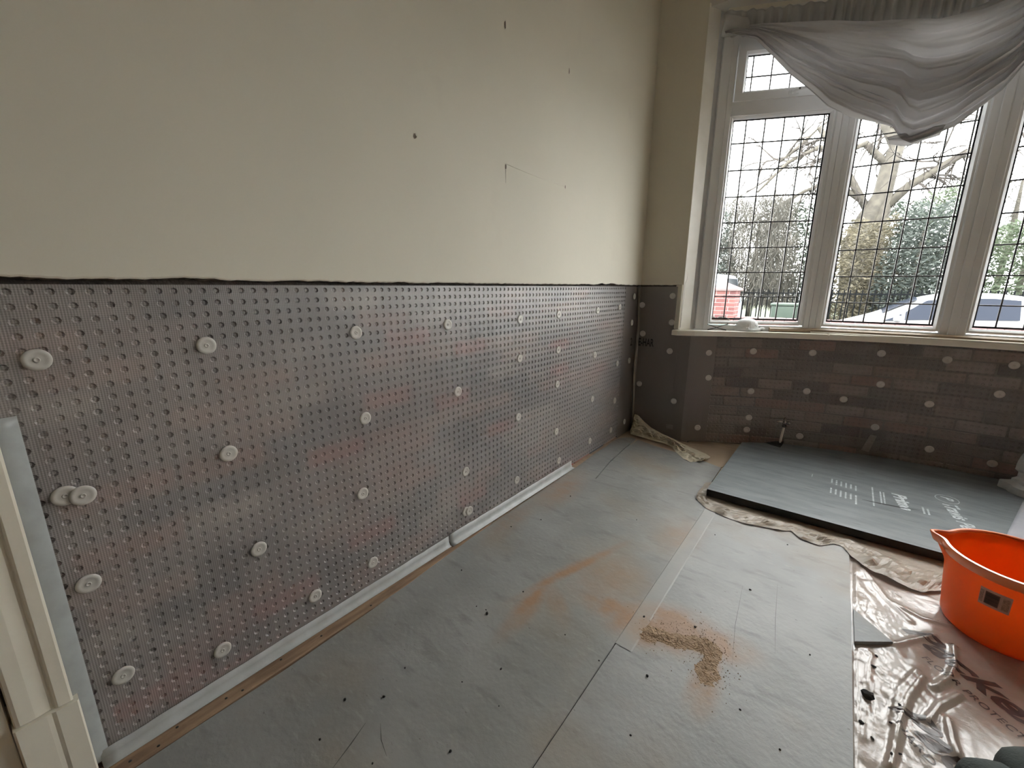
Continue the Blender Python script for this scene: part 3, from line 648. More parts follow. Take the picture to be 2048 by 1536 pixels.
# triangular offcut poking out from under the board
M['offcut'] = sheet_mat('grey_offcut', (0.22, 0.235, 0.24), (0.28, 0.295, 0.30))
o = prism('board_offcut', [(1.4935, 1.862), (1.600, 1.752), (1.560, 1.722), (1.4965, 1.672)], 0.006, 0.019, M['offcut'], None, 0.001)
tag(o, 'triangular grey board offcut poking out beside the plastic film', 'board offcut')

# sandy dust swept into a ridge
M['dust'] = mat('sandy_dust', (0.35, 0.24, 0.15), 0.95, (0.42, 0.30, 0.20), 60, bump=0.8, bscale=160)
ridge = [(0.90, 1.255, .5), (0.95, 1.285, 1.0), (1.01, 1.300, 1.0), (1.06, 1.325, .9), (1.11, 1.350, .8), (1.128, 1.32, .8), (1.13, 1.24, .6), (1.145, 1.19, .25)]
V = []; Fc = []; rnd = random.Random(4); NU, NV = 110, 16
for i in range(NU + 1):
    t = i / NU * (len(ridge) - 1); k = min(int(t), len(ridge) - 2); f = t - k; a, b = ridge[k], ridge[k + 1]
    x, y, h = [a[q] + (b[q] - a[q]) * f for q in range(3)]
    d = Vector((b[0] - a[0], b[1] - a[1])).normalized(); n = Vector((-d.y, d.x))
    for j in range(NV + 1):
        v = j / NV * 2 - 1; wd = 0.040 + 0.024 * noise.noise((x * 20, y * 20, 3)); px, py = x + n.x * v * wd + .004 * rnd.uniform(-1, 1), y + n.y * v * wd + .004 * rnd.uniform(-1, 1)
        hh = max(0, 1 - abs(v)) ** 1.3 * (0.0032 + 0.006 * noise.noise((px * 60, py * 60, 0)) + 0.0025 * rnd.random()) * h
        V.append((px, py, ZF - 0.0004 + max(0, hh)))
for i in range(NU):
    for j in range(NV): Fc.append((i * (NV + 1) + j, (i + 1) * (NV + 1) + j, (i + 1) * (NV + 1) + j + 1, i * (NV + 1) + j + 1))
o = pyd('dust_ridge', V, Fc, M['dust']); tag(o, 'sandy brown dust swept into a ridge on the grey board', 'dust', kind='stuff')
# loose grains round it
V = []; Fc = []
for i in range(520):
    t = R() * (len(ridge) - 1.001); k = int(t); f = t - k; a, b = ridge[k], ridge[k + 1]
    x = a[0] + (b[0] - a[0]) * f + random.gauss(0, .045); y = a[1] + (b[1] - a[1]) * f + random.gauss(0.02, .05); s = .0008 + .0016 * R() ** 2; q = len(V)
    V += [(x - s, y - s, ZF), (x + s, y - s, ZF), (x, y + s, ZF), (x, y, ZF + 1.6 * s)]; Fc += [(q, q + 1, q + 3), (q + 1, q + 2, q + 3), (q + 2, q, q + 3)]
o = pyd('dust_grains', V, Fc, M['dust']); tag(o, 'loose sandy grains scattered around the dust ridge', 'dust', kind='stuff')
# crumbs
CR = [(0.409, 0.997), (0.425, 0.985), (0.549, 0.731), (0.614, 0.84), (0.687, 0.743), (0.666, 0.571), (0.372, 0.652), (0.402, 0.552), (0.532, 0.427), (0.988, 1.105), (1.019, 0.903), (0.844, 1.062), (0.216, 1.643), (0.135, 1.494), (0.606, 1.955), (0.369, 0.988), (0.177, 1.1), (0.207, 1.957), (0.888, 1.335), (0.461, 1.161), (0.961, 2.065), (1.049, 1.402), (1.168, 1.74), (1.25, 2.192), (1.381, 1.519), (1.238, 1.168), (1.342, 1.114), (0.703, 1.083), (0.32, 0.476), (0.371, 0.373)]
M['crumb'] = mat('dark_grit', (0.025, 0.022, 0.02), 0.9, bump=0.5, bscale=300)
def lump_mesh(name, seed, sub=1, amp=0.35):
    bm = bmesh.new(); bmesh.ops.create_icosphere(bm, subdivisions=sub, radius=1.0)
    for v in bm.verts: v.co *= 1 + amp * noise.noise(v.co * 1.7 + Vector((seed * 3.1, 0, 0)))
    me = bpy.data.meshes.new(name); bm.to_mesh(me); bm.free(); return me
cm = [lump_mesh('grit_crumb', k) for k in range(4)]
for m_ in cm: m_.materials.append(M['crumb'])
for i, (x, y) in enumerate(CR):
    o = bpy.data.objects.new('grit_crumb', cm[i % 4]); COL.objects.link(o); s = 0.0019 + 0.0022 * R() + (0.0015 if i in (1, 9) else 0); o.scale = (s * (1 + .6 * R()), s, s * .8)
    o.location = (x, y, ZF + s * .6); o.rotation_euler = (0, 0, R() * 6); tag(o, 'tiny black grit crumb lying on the grey floor boards', 'crumb', 'black grit on the floor boards')

# ------------------------------------------------------------------ thick insulation board in the bay
M['panel'] = mat('blue_grey_insulation_face', (0.135, 0.150, 0.158), 0.4, (0.19, 0.21, 0.22), 4, stretch=(1, 5, 1), bump=0.08, bscale=30, spec=0.5)
noise_layer(M['panel'], (0.07, 0.075, 0.08), 12.0, 0.60, 0.74, 0.6, (1, 5, 1), 0.05)
noise_layer(M['panel'], (0.28, 0.305, 0.315), 16.0, 0.60, 0.78, 0.5, (1, 6, 1), 0.02)
M['panel_edge'] = mat('black_foam_edge', (0.012, 0.012, 0.013), 0.8, (0.02, 0.02, 0.02), 30)
PZ0, PZ1 = 0.022, 0.062
pp = [(0.824, 2.447), (2.72, 2.47), (2.74, 3.58), (2.5, 3.655), (2.2, 3.702), (1.9, 3.712), (1.6, 3.692), (1.35, 3.645), (1.10, 3.575), (0.92, 3.475), (0.83, 3.41)]
bm = bmesh.new(); lo = [bm.verts.new((x, y, PZ0)) for x, y in pp]; f = bm.faces.new(lo); g = bmesh.ops.extrude_face_region(bm, geom=[f])
for v in [e for e in g['geom'] if isinstance(e, bmesh.types.BMVert)]: v.co.z = PZ1
for fc in bm.faces: fc.material_index = 1
bmesh.ops.recalc_face_normals(bm, faces=bm.faces)
for fc in bm.faces:
    if fc.normal.z > 0.9: fc.material_index = 0
pn = frombm('insulation_board', bm, M['panel']); pn.data.materials.append(M['panel_edge'])
tag(pn, 'thick blue-grey insulation board with white print lying in the bay', 'insulation board')
M['print'] = mat('white_print', (0.60, 0.64, 0.66), 0.6, (0.34, 0.38, 0.40), 60, lo=0.45, hi=0.75)
ZP = PZ1 + 0.0006
XD, YD = (0.13, -0.99, 0), (0.99, 0.13, 0)
V, Fc = [], []; nn = 40                                       # ring of the emblem
for k in range(nn):
    t = 2 * PI * k / nn
    for r in (0.049, 0.0455): V.append((1.893 + r * math.cos(t), 3.150 + r * 1.15 * math.sin(t), ZP))
Fc = [(2 * k, 2 * k + 1, (2 * k + 3) % (2 * nn), (2 * k + 2) % (2 * nn)) for k in range(nn)]
pyd('emblem_ring', V, Fc, M['print'], pn)
lettering('emblem_letter', 'P', M['print'], pn, (1.868, 3.178, ZP), XD, YD, 0.05, 0.048, bold=0.03, shear=0.3)
lettering('print', 'Travis Perkins', M['print'], pn, (1.862, 3.075, ZP), XD, YD, 0.44, 0.062, bold=0.025, shear=0.25)
lettering('print', 'Prime', M['print'], pn, (1.655, 3.055, ZP), XD, YD, 0.21, 0.062, bold=0.04, shear=0.25)
# small rows of print too fine to read
def tick_rows(rows, h):
    V, Fc = [], []
    for (x, y0, y1) in rows:
        y = y0
        while y > y1:
            w = 0.006 + 0.012 * R(); q = len(V); sl = 0.002
            V += [(x, y, ZP), (x, y - w, ZP), (x + h, y - w + sl, ZP), (x + h, y + sl, ZP)]; Fc.append((q, q + 1, q + 2, q + 3)); y -= w + 0.004
    return V, Fc
rows = []
for k in range(6):
    x = 1.382 + 0.0225 * k; e = 0.018 if k == 5 else 0
    rows += [(x, 3.065 - .006 * k, 2.995 - .006 * k), (x, 2.915 - .005 * k, 2.835 - .005 * k - e * 2)]
V, Fc = tick_rows(rows, 0.008); pyd('small_print', V, Fc, M['print'], pn)
V, Fc = tick_rows([(1.570, 3.075, 2.80), (1.604, 3.035, 2.86), (1.618, 3.03, 2.87)], 0.007); pyd('small_print', V, Fc, M['print'], pn)
V, Fc = tick_rows([(1.772, 2.945, 2.875), (1.79, 2.935, 2.86)], 0.008); pyd('small_print', V, Fc, M['print'], pn)
V, Fc = tick_rows([(1.285, 3.07, 3.02)], 0.004); pyd('small_print', V, Fc, M['print'], pn)
for ch in pn.children:
    if ch.name.startswith('small_print'): ch['kind'] = 'stuff'
# knife slit in the face
sl = [(1.525, 2.850), (1.60, 2.856), (1.68, 2.868), (1.76, 2.892)]
V, Fc = [], []
for i, (x, y) in enumerate(sl):
    w = (0.0010, 0.0065, 0.006, 0.0008)[i]; V += [(x, y - w, ZP + .0002), (x, y + w, ZP + .0002)]
Fc = [(2 * i, 2 * i + 2, 2 * i + 3, 2 * i + 1) for i in range(3)]; pyd('knife_slit', V, Fc, M['black'], pn)

# ------------------------------------------------------------------ plastic film
M['film'] = mat('tan_floor_film', (0.40, 0.32, 0.275), 0.2, (0.48, 0.395, 0.34), 5, bump=0.26, bscale=34, spec=0.6, clear=0.25, coat=0.5)
noise_layer(M['film'], (0.56, 0.50, 0.44), 9.0, 0.52, 0.72, 0.5)
RID = [[(1.764, 1.872), (1.754, 1.77), (1.732, 1.696), (1.693, 1.624)], [(1.664, 1.642), (1.621, 1.523), (1.596, 1.418), (1.567, 1.241)], [(1.745, 1.633), (1.693, 1.552), (1.659, 1.468)],
       [(1.703, 1.504), (1.704, 1.436), (1.707, 1.383)], [(1.606, 1.758), (1.663, 1.829), (1.72, 1.897)], [(1.655, 1.668), (1.605, 1.542), (1.58, 1.388)], [(1.53, 2.20), (1.60, 2.02), (1.66, 1.93)], [(1.60, 2.02), (1.70, 1.98), (1.78, 2.0)], [(1.54, 1.66), (1.53, 1.5), (1.52, 1.3)], [(1.83, 1.46), (1.85, 1.50), (1.87, 1.54)]]
RH = [0.011, 0.013, 0.010, 0.014, 0.007, 0.008, 0.006, 0.006, 0.004, 0.005]
SEG = []
for path, h in zip(RID, RH):
    for i in range(len(path) - 1): SEG.append((*path[i], *path[i + 1], h))
SEG = np.array(SEG)
def film_h(x, y):
    a = SEG[:, 0:2]; d = SEG[:, 2:4] - a; p = np.array([x, y]); t = np.clip(((p - a) * d).sum(1) / (d * d).sum(1), 0, 1)
    ds = np.hypot(*(p - a - d * t[:, None]).T)
    z = float((SEG[:, 4] * np.exp(-(ds / 0.008) ** 2)).max() + (SEG[:, 4] * 0.35 * np.exp(-(ds / 0.03) ** 2)).max())
    lo_ = max(0.0, min(1.0, (1.74 - x - 0.12 * (y - 1.5)) / 0.16))
    z += (0.0012 + 0.0042 * lo_) * abs(noise.noise((x * 26 + y * 9, y * 13, 1.3))) + 0.0022 * lo_ * abs(noise.noise((x * 70, y * 50, 4.0))) + 0.0012 * noise.noise((x * 12, y * 12, 7))
    return 0.0035 + z
NXf, NYf = 170, 200
o = grid('floor_film', lambda u, v: (1.34 + 1.1 * u, 1.02 + 1.48 * v, (0.0008 if 1.34 + 1.1 * u < 1.50 else film_h(1.34 + 1.1 * u, 1.02 + 1.48 * v))), NXf, NYf, M['film'], None, True)
for v in o.data.vertices:
    if v.co.x < 1.50: v.co.z = 0.0004
tag(o, 'creased tan plastic floor protection film with dark lettering', 'plastic film')
film = o
M['film_ink'] = mat('brown_black_print', (0.06, 0.04, 0.035), 0.3, (0.09, 0.065, 0.055), 20, clear=0.12)
ang = math.radians(-45.9); XT, YT = Vector((math.cos(ang), math.sin(ang), 0)), Vector((-math.sin(ang), math.cos(ang), 0))
onf = lambda p: Vector((p.x, p.y, film_h(p.x, p.y) + 0.0012))
lettering('print', 'Packexe', M['film_ink'], film, Vector((1.628, 1.868, 0)), XT, YT, 0.46, 0.082, bold=0.03, shear=0.35, fn=onf, sub=3)
lettering('print', 'FLOOR PROTECTOR', M['film_ink'], film, Vector((1.672, 1.748, 0)), XT, YT, 0.31, 0.0225, bold=0.012, fn=onf, sub=2, spacing=1.1)
lettering('print', 'Packexe', M['film_ink'], film, Vector((1.572, 1.452, 0)), XT, YT, 0.46, 0.082, bold=0.03, shear=0.35, fn=onf, sub=3)
lettering('print', 'HARD FLOOR', M['film_ink'], film, Vector((1.583, 1.392, 0)), XT, YT, 0.235, 0.0225, bold=0.012, fn=onf, sub=2, spacing=1.1)
# crumpled film trapped under the insulation board, edge ruffled over the floor board
M['crumple'] = mat('creased_cream_film', (0.52, 0.455, 0.375), 0.3, (0.40, 0.34, 0.27), 10, bump=0.3, bscale=40, clear=0.22, transl=0.15)
edge = [(0.775, 2.62), (0.772, 2.47), (0.785, 2.38), (0.862, 2.300), (0.96, 2.272), (1.058, 2.262), (1.13, 2.285), (1.207, 2.301), (1.25, 2.335), (1.292, 2.282), (1.371, 2.273), (1.42, 2.335), (1.452, 2.34), (1.482, 2.275), (1.55, 2.19), (1.644, 2.155), (1.71, 2.152), (1.786, 2.23), (1.9, 2.30), (2.1, 2.32)]
inner = [(0.90, 2.75)] + [(0.90 + 1.25 * i / 18, 2.52) for i in range(19)]
def ruffle(u, v):
    e = lerp_path([(*p, 0) for p in edge], u); q = lerp_path([(*p, 0) for p in inner], u); p = e.lerp(q, v)
    w = abs(noise.noise((p.x * 9, p.y * 9, 2))); z = 0.0135 + (0.036 * w + 0.020 * abs(noise.noise((p.x * 25, p.y * 25, 5)))) * math.sin(PI * min(1, v * 1.6 + 0.08)) ** 0.8 * (1 - v * .6)
    if p.y > 2.43: z = min(z, 0.0195)
    return Vector((p.x, p.y, z))
o = grid('crumpled_film', ruffle, 150, 16, M['crumple'], None, False, 0.0008); tag(o, 'crumpled cream plastic film trapped under the edge of the insulation board', 'plastic film')
# torn film standing in the room corner
cr_o = [(0.045, 3.262, 0.165), (0.075, 3.262, 0.162), (0.13, 3.255, 0.120), (0.20, 3.24, 0.085), (0.30, 3.215, 0.062), (0.40, 3.19, 0.050), (0.48, 3.155, 0.040), (0.56, 3.135, 0.030), (0.66, 3.085, 0.030), (0.70, 3.055, 0.026), (0.685, 3.00, 0.020)]
cr_i = [(0.030, 3.22, 0.020), (0.055, 3.175, 0.016), (0.11, 3.17, 0.015), (0.17, 3.165, 0.015), (0.24, 3.15, 0.015), (0.34, 3.145, 0.015), (0.42, 3.10, 0.015), (0.47, 3.02, 0.0145), (0.55, 2.93, 0.014), (0.61, 2.90, 0.014), (0.66, 2.955, 0.014)]
def torn(u, v):
    a = lerp_path(cr_i, u); b = lerp_path(cr_o, u); p = a.lerp(b, v); k = math.sin(PI * v) * (0.35 + 0.65 * math.sin(PI * min(1, v)))
    f = 0.060 * (abs(noise.noise((u * 11 + v * 2, v * 2.2, 3))) * 2 - 0.35) * k + 0.024 * abs(noise.noise((u * 22, v * 4, 8))) * k
    return Vector((p.x + f * 0.3, p.y - f * 0.7, max(0.0135, p.z + f * 0.6)))
M['torn'] = mat('pale_torn_film', (0.80, 0.75, 0.62), 0.3, (0.70, 0.63, 0.48), 12, clear=0.08, transl=0.2)
o = grid('torn_film', torn, 60, 12, M['torn'], None, False, 0.0008); tag(o, 'torn cream plastic film crumpled up against the room corner', 'plastic film')
# little scrap at the board corner
o = grid('film_scrap', lambda u, v: (0.80 + 0.03 * u + 0.01 * v, 2.60 + 0.055 * v - 0.01 * u, 0.014 + 0.016 * abs(noise.noise((u * 4, v * 4, 2)))), 6, 8, M['crumple'], None, False, 0.0008)
tag(o, 'small white film scrap at the corner of the insulation board', 'plastic film')
M['kraft'] = mat('kraft_paper', (0.46, 0.36, 0.26), 0.75, (0.40, 0.31, 0.22), 4)
o = prism('kraft_paper', [(0.40, 3.14), (0.78, 2.95), (0.83, 3.05), (0.835, 3.38), (0.62, 3.33), (0.47, 3.26)], 0.0005, 0.003, M['kraft']); tag(o, 'tan paper lying on the floor between the corner and the insulation board', 'paper')

# black lump and fallen bits on the film
o = bpy.data.objects.new('rubble_lump', lump_mesh('rubble_lump', 9, 2, 0.5)); COL.objects.link(o); o.data.materials.append(M['crumb']); o.scale = (0.013, 0.016, 0.011); o.rotation_euler = (0, 0, 0.7); o.location = (1.527, 1.452, 0.017)
tag(o, 'black rubble lump on the plastic film beside the grey board', 'rubble')
for i, (x, y) in enumerate([(1.545, 1.60), (1.60, 1.47), (1.512, 1.345), (1.535, 1.31), (1.57, 1.275), (1.59, 1.30), (1.555, 1.66), (1.575, 1.385)]):
    o = bpy.data.objects.new('rubble_chip', cm[i % 4]); COL.objects.link(o); s = 0.0032 + .002 * R(); o.scale = (s * 1.6, s, s * .7); o.rotation_euler = (0, 0, R() * 6); o.location = (x, y, film_h(x, y) + s * .5)
    tag(o, 'small black rubble chip on the creased tan floor film', 'rubble', 'black chips on the floor film')

# ------------------------------------------------------------------ orange bucket
M['orange'] = mat('orange_plastic', (0.94, 0.25, 0.03), 0.36, (0.88, 0.20, 0.024), 4, transl=0.36, spec=0.45)
M['orange_rim'] = mat('orange_rim_plastic', (0.92, 0.22, 0.035), 0.3, (0.86, 0.18, 0.025), 6, spec=0.9, coat=1.0)
BC = Vector((1.906, 2.075)); bz = 0.006
bk = empty('builders_bucket', (BC.x, BC.y, bz)); tag(bk, 'orange plastic bucket with pouring lip standing on the film', 'bucket')
spa = math.atan2(2.130 - BC.y, 1.691 - BC.x)
def brad(t, z):
    r = 0.154 + (0.181 - 0.154) * min(1, z / 0.27)
    if z < 0.02: r -= 0.012 * (1 - z / 0.02) ** 2
    da = (t - spa + PI) % (2 * PI) - PI; k = max(0, (z - 0.20) / 0.09)
    return r + 0.042 * k * math.exp(-(da / 0.14) ** 2)
NB = 96
def ringpts(rf, z): return [(BC.x + rf(2 * PI * k / NB) * math.cos(2 * PI * k / NB), BC.y + rf(2 * PI * k / NB) * math.sin(2 * PI * k / NB), bz + z) for k in range(NB)]
V = []; Fc = []; prof = [0.0, 0.008, 0.02, 0.05, 0.10, 0.15, 0.20, 0.22, 0.24, 0.26, 0.275, 0.284]
rings = [ringpts(lambda t, z=z: brad(t, z), z) for z in prof] + [ringpts(lambda t, z=z: brad(t, z) - 0.003, z) for z in reversed(prof[1:])]
for r_ in rings: V += r_
for i in range(len(rings) - 1):
    for k in range(NB): Fc.append((i * NB + k, i * NB + (k + 1) % NB, (i + 1) * NB + (k + 1) % NB, (i + 1) * NB + k))
Fc.append(tuple(range(NB))[::-1]); Fc.append(tuple((len(rings) - 1) * NB + k for k in range(NB)))
pyd('bucket_body', V, Fc, M['orange'], bk, True)
V = []; Fc = []                                              # rolled rim
rp = [(-0.001, 0.258), (0.008, 0.258), (0.0105, 0.262), (0.0105, 0.285), (0.0085, 0.290), (0.0, 0.2905), (-0.003, 0.287)]
for dr_, z in rp: V += ringpts(lambda t, z=z, d=dr_: brad(t, min(z, 0.284)) + d, z)
for i in range(len(rp) - 1):
    for k in range(NB): Fc.append((i * NB + k, i * NB + (k + 1) % NB, (i + 1) * NB + (k + 1) % NB, (i + 1) * NB + k))
rim = pyd('rim', V, Fc, M['orange_rim'], bk, True); md = rim.modifiers.new('edges', 'EDGE_SPLIT'); md.split_angle = math.radians(50)
# ear and wire handle
ea = math.atan2(1.93 - BC.y, 1.955 - BC.x)
for s_ in (0, PI):
    a = ea + s_; c = Vector((BC.x + (brad(a, .25) + 0.006) * math.cos(a), BC.y + (brad(a, .25) + 0.006) * math.sin(a), bz + 0.252))
    lathe('handle_ear', [(0, 0.008), (0.010, 0.007), (0.013, 0.0), (0.013, -0.006)], M['orange_rim'], bk, c=c, n=16, mtx=(Matrix.Rotation(a, 3, 'Z') @ Matrix.Rotation(PI / 2, 3, 'Y')))
hp = []
for k in range(25):
    t = PI * k / 24; q = Vector((math.cos(ea), math.sin(ea), 0)) * math.cos(t) * 0.20 + Vector((-math.sin(ea), math.cos(ea), 0)) * math.sin(t) * 0.205 - Vector((0, 0, 1)) * math.sin(t) * 0.06
    hp.append(Vector((BC.x, BC.y, bz + 0.252)) + q)
tube('wire_handle', hp, 0.0022, M['orange'], bk, 6)
# barcode sticker
M['sticker'] = mat('dull_sticker', (0.62, 0.36, 0.27), 0.5, (0.52, 0.30, 0.22), 30)
sta = math.atan2(1.915 - BC.y, 1.836 - BC.x) - 0.04
def on_bucket(a, z, off=0.0008): r = brad(a, z) + off; return (BC.x + r * math.cos(a), BC.y + r * math.sin(a), bz + z)
def curved(name, a0, a1, z0, z1, m, parent, off, n=8, tilt=0.0):
    V = []; Fc = []
    for i in range(n + 1):
        a = a0 + (a1 - a0) * i / n
        for z in (z0, z1): V.append(on_bucket(a, z + tilt * (a - sta), off))
    for i in range(n): Fc.append((2 * i, 2 * i + 2, 2 * i + 3, 2 * i + 1))
    return pyd(name, V, Fc, m, parent)
stk = curved('barcode_sticker', sta - .20, sta + .22, 0.158, 0.222, M['sticker'], bk, 0.0012)
curved('barcode_field', sta - .12, sta + .07, 0.167, 0.213, mat('dark_sticker_field', (0.20, 0.08, 0.05), 0.5), stk, 0.0018)
z = 0.170
while z < 0.209:
    w = 0.0008 + 0.0016 * R(); curved('barcode_line', sta - .11, sta + .06, z, z + w, M['black'], stk, 0.0024, 4); z += w + 0.0008 + .0012 * R()
curved('sticker_text', sta + .11, sta + .20, 0.167, 0.213, mat('sticker_print', (0.30, 0.15, 0.10), 0.5, (0.5, 0.3, 0.2), 200), stk, 0.0018, 3)
curved('sticker_text', sta - .19, sta - .14, 0.167, 0.213, mat('sticker_print_2', (0.26, 0.13, 0.09), 0.5, (0.45, 0.27, 0.2), 200), stk, 0.0018, 3)

# ------------------------------------------------------------------ other plastic at the right edge
M['bag'] = mat('white_polythene', (0.86, 0.88, 0.88), 0.3, (0.74, 0.77, 0.78), 12, transl=0.35, clear=0.1, bump=0.2, bscale=25)
def bag_fn(u, v):
    t = 2 * PI * u; zz = v; r = 0.105 * (1 - 0.15 * zz ** 2) * (1 + 0.22 * noise.noise((math.cos(t) * 2, math.sin(t) * 2, zz * 3))) + (0.035 if v < 0.12 else 0) * (1 + math.sin(5 * t) * .3)
    if 0.22 < v < 0.32: r *= 0.86
    r *= (1 if v < 0.97 else 0.3)
    return Vector((2.305 + r * math.cos(t) + 0.02 * v, 3.545 + r * 0.8 * math.sin(t), PZ1 + 0.001 + 0.36 * v + 0.006 * noise.noise((u * 12, v * 5, 1)) * (v > 0.05)))
o = grid('polythene_bag', bag_fn, 64, 26, M['bag'], None, False); tag(o, 'crumpled white polythene bag on the board at the right edge', 'bag')
M['clear_sheet'] = mat('milky_clear_plastic', (0.62, 0.62, 0.66), 0.22, (0.54, 0.55, 0.60), 6, clear=0.30, bump=0.15, bscale=18)
def csheet(u, v):
    y = 2.50 + 0.88 * v; x = 2.042 + 0.30 * (y - 2.798) + 0.42 * u
    return Vector((x, y, PZ1 + 0.005 + 0.015 * u + 0.020 * math.exp(-((u - .25) / .10) ** 2) * (1 - v) + 0.004 * noise.noise((u * 7, v * 7, 4))))
o = grid('clear_plastic_sheet', csheet, 30, 30, M['clear_sheet'], None, True, 0.001); tag(o, 'milky clear plastic sheet lying behind the orange bucket', 'plastic sheet')
# dark padded thing in the bottom right corner
M['green_cloth'] = mat('dark_green_cloth', (0.060, 0.075, 0.070), 0.9, (0.040, 0.048, 0.045), 12, bump=0.3, bscale=200)
V = []; Fc = []
def padded(name, c, sx, sy, sz, rz, parent, sq=2.6):
    bm = bmesh.new(); bmesh.ops.create_uvsphere(bm, u_segments=32, v_segments=16, radius=1.0)
    for v in bm.verts:
        p = v.co; q = Vector([math.copysign(abs(a) ** (2 / sq), a) for a in p]); q *= 1 + 0.05 * noise.noise(p * 2.2)
        v.co = Vector((q.x * sx, q.y * sy, max(q.z, -0.6) * sz))
    bmesh.ops.transform(bm, matrix=Matrix.Translation(c) @ Matrix.Rotation(rz, 4, 'Z'), verts=bm.verts); return frombm(name, bm, M['green_cloth'], parent, True)
kp = empty('cloth_bundle', (1.82, 1.36, 0.01)); tag(kp, 'dark green cloth bundle at the bottom right corner of the film', 'cloth')
padded('lower_fold', (1.775, 1.325, 0.034), 0.085, 0.060, 0.034, 0.45, kp)
padded('upper_fold', (1.865, 1.405, 0.040), 0.095, 0.075, 0.044, 0.55, kp)

# ------------------------------------------------------------------ radiator valve and pipe
va = empty('radiator_valve', (1.06, 3.545, 0.02)); tag(va, 'chrome radiator valve on a white pipe rising from the floor by the bay wall', 'valve')
M['dark_chrome'] = mat('dull_chrome', (0.22, 0.21, 0.20), 0.25, metal=1.0)
tube('pipe', [(1.057, 3.535, 0.064), (1.060, 3.537, 0.10), (1.068, 3.540, 0.205)], 0.0075, M['pipe'], va, 10)
lathe('compression_nut', [(0.0, 0), (0.013, 0), (0.014, 0.004), (0.014, 0.016), (0.010, 0.02), (0, 0.02)], M['dark_chrome'], va, c=(1.068, 3.540, 0.198), n=6, smooth=False)
lathe('valve_body', [(0.0, -0.018), (0.010, -0.016), (0.014, -0.006), (0.014, 0.008), (0.009, 0.016), (0.009, 0.026), (0, 0.027)], M['dark_chrome'], va, c=(1.069, 3.540, 0.232), n=16)
lathe('valve_cap', [(0, 0.026), (0.011, 0.024), (0.013, 0.012), (0.010, 0.008), (0.009, 0.0), (0, 0)], M['dark_chrome'], va, c=(1.078, 3.542, 0.233), n=14, mtx=Matrix.Rotation(PI / 2, 3, 'Y'))
lathe('union_tail', [(0.0, 0.050), (0.006, 0.050), (0.006, 0.036), (0.0085, 0.034), (0.0085, 0.010), (0.007, 0.008), (0.007, 0.0)], M['chrome'], va, c=(1.062, 3.538, 0.234), n=14, mtx=Matrix.Rotation(-PI / 2, 3, 'Y'))
lathe('lock_shield', [(0.0, 0.016), (0.006, 0.015), (0.008, 0.006), (0.008, 0.0)], M['dark_chrome'], va, c=(1.068, 3.540, 0.255), n=12)
# flap of black sheet where the pipe comes up
fl_ = pyd('black_flap', [(0.965, 3.505, 0.064), (1.075, 3.515, 0.064), (1.082, 3.545, 0.088), (1.03, 3.535, 0.082), (1.070, 3.46, 0.066), (1.02, 3.48, 0.0655)], [(0, 5, 4, 1), (0, 1, 2, 3)], M['black'])
md = fl_.modifiers.new('thickness', 'SOLIDIFY'); md.thickness = 0.0015; tag(fl_, 'black lifted flap around the foot of the white pipe', 'flap')

# ------------------------------------------------------------------ on the sill: safety glasses and dust mask
M['lens'] = glass_mat('clear_lens', 0.16, (0.62, 0.71, 0.68), 0.15)
sg = empty('safety_glasses', (0.53, 3.46, 0.883)); tag(sg, 'clear safety glasses with dark arms lying on the window sill', 'glasses')
G = Vector((0.545, 3.468, 0.8835)); gx = Vector((0.94, 0.34, 0)); gy = Vector((-0.34, 0.94, 0))
def gpt(a, b, c): return G + gx * a * 1.25 + gy * b + Vector((0, 0, c * 1.3))
def lens(u, v):
    a = (u - .5) * 0.145; w = 0.048 * (1 - 0.35 * abs(2 * u - 1) ** 3) * (1 - 0.30 * math.exp(-((u - .5) / .07) ** 2))
    return gpt(a, 0.02 - 0.30 * a * a / 0.145 * 4 * .5 + 0.012 * v, 0.028 + w * v)
M['lens_frame'] = mat('grey_green_frame', (0.30, 0.36, 0.34), 0.3, clear=0.2)
grid('lens', lens, 24, 8, M['lens'], sg, True, 0.002)
tube('brow_bar', [lens(i / 16, 1.0) for i in range(17)], 0.0022, M['lens_frame'], sg, 6)
tube('lower_rim', [lens(i / 16, 0.0) for i in range(17)], 0.0016, M['lens_frame'], sg, 6)
for s_ in (-1, 1):
    tube('temple_arm', [gpt(0.068 * s_, 0.015, 0.055), gpt(0.060 * s_, -0.02, 0.035), gpt(-0.01 * s_, -0.055, 0.012), gpt(-0.05 * s_, -0.075, 0.004)], [0.003, 0.0025, 0.003, 0.004], M['iron'], sg, 6)
tube('side_leg', [gpt(0.060, 0.005, 0.034), gpt(0.062, -0.005, 0.002)], 0.0035, M['iron'], sg, 6)
tube('nose_bridge', [gpt(-0.03, -0.01, 0.004), gpt(-0.005, 0.005, 0.026), gpt(0.03, -0.015, 0.004)], 0.004, M['iron'], sg, 6)
M['mask'] = mat('white_mask_fabric', (0.84, 0.85, 0.85), 0.85, (0.76, 0.78, 0.78), 40, bump=0.25, bscale=120)
dm = empty('dust_mask', (0.735, 3.545, 0.883)); tag(dm, 'white moulded dust mask lying on the window sill', 'mask')
def mask_fn(u, v):
    t = 2 * PI * u; r = math.sin(v * PI / 2); h = math.cos(v * PI / 2)
    rr = 0.078 * r ** 0.8 if v < 0.93 else 0.078 + (v - .93) * 0.20
    p = gx * (rr * 1.05 * math.cos(t)) + gy * (rr * 0.82 * math.sin(t)); return Vector((0.735, 3.560, 0.884)) + p + Vector((0, 0, max(0.003, 0.088 * h ** 0.72)))
grid('mask_shell', mask_fn, 40, 22, M['mask'], dm, True)
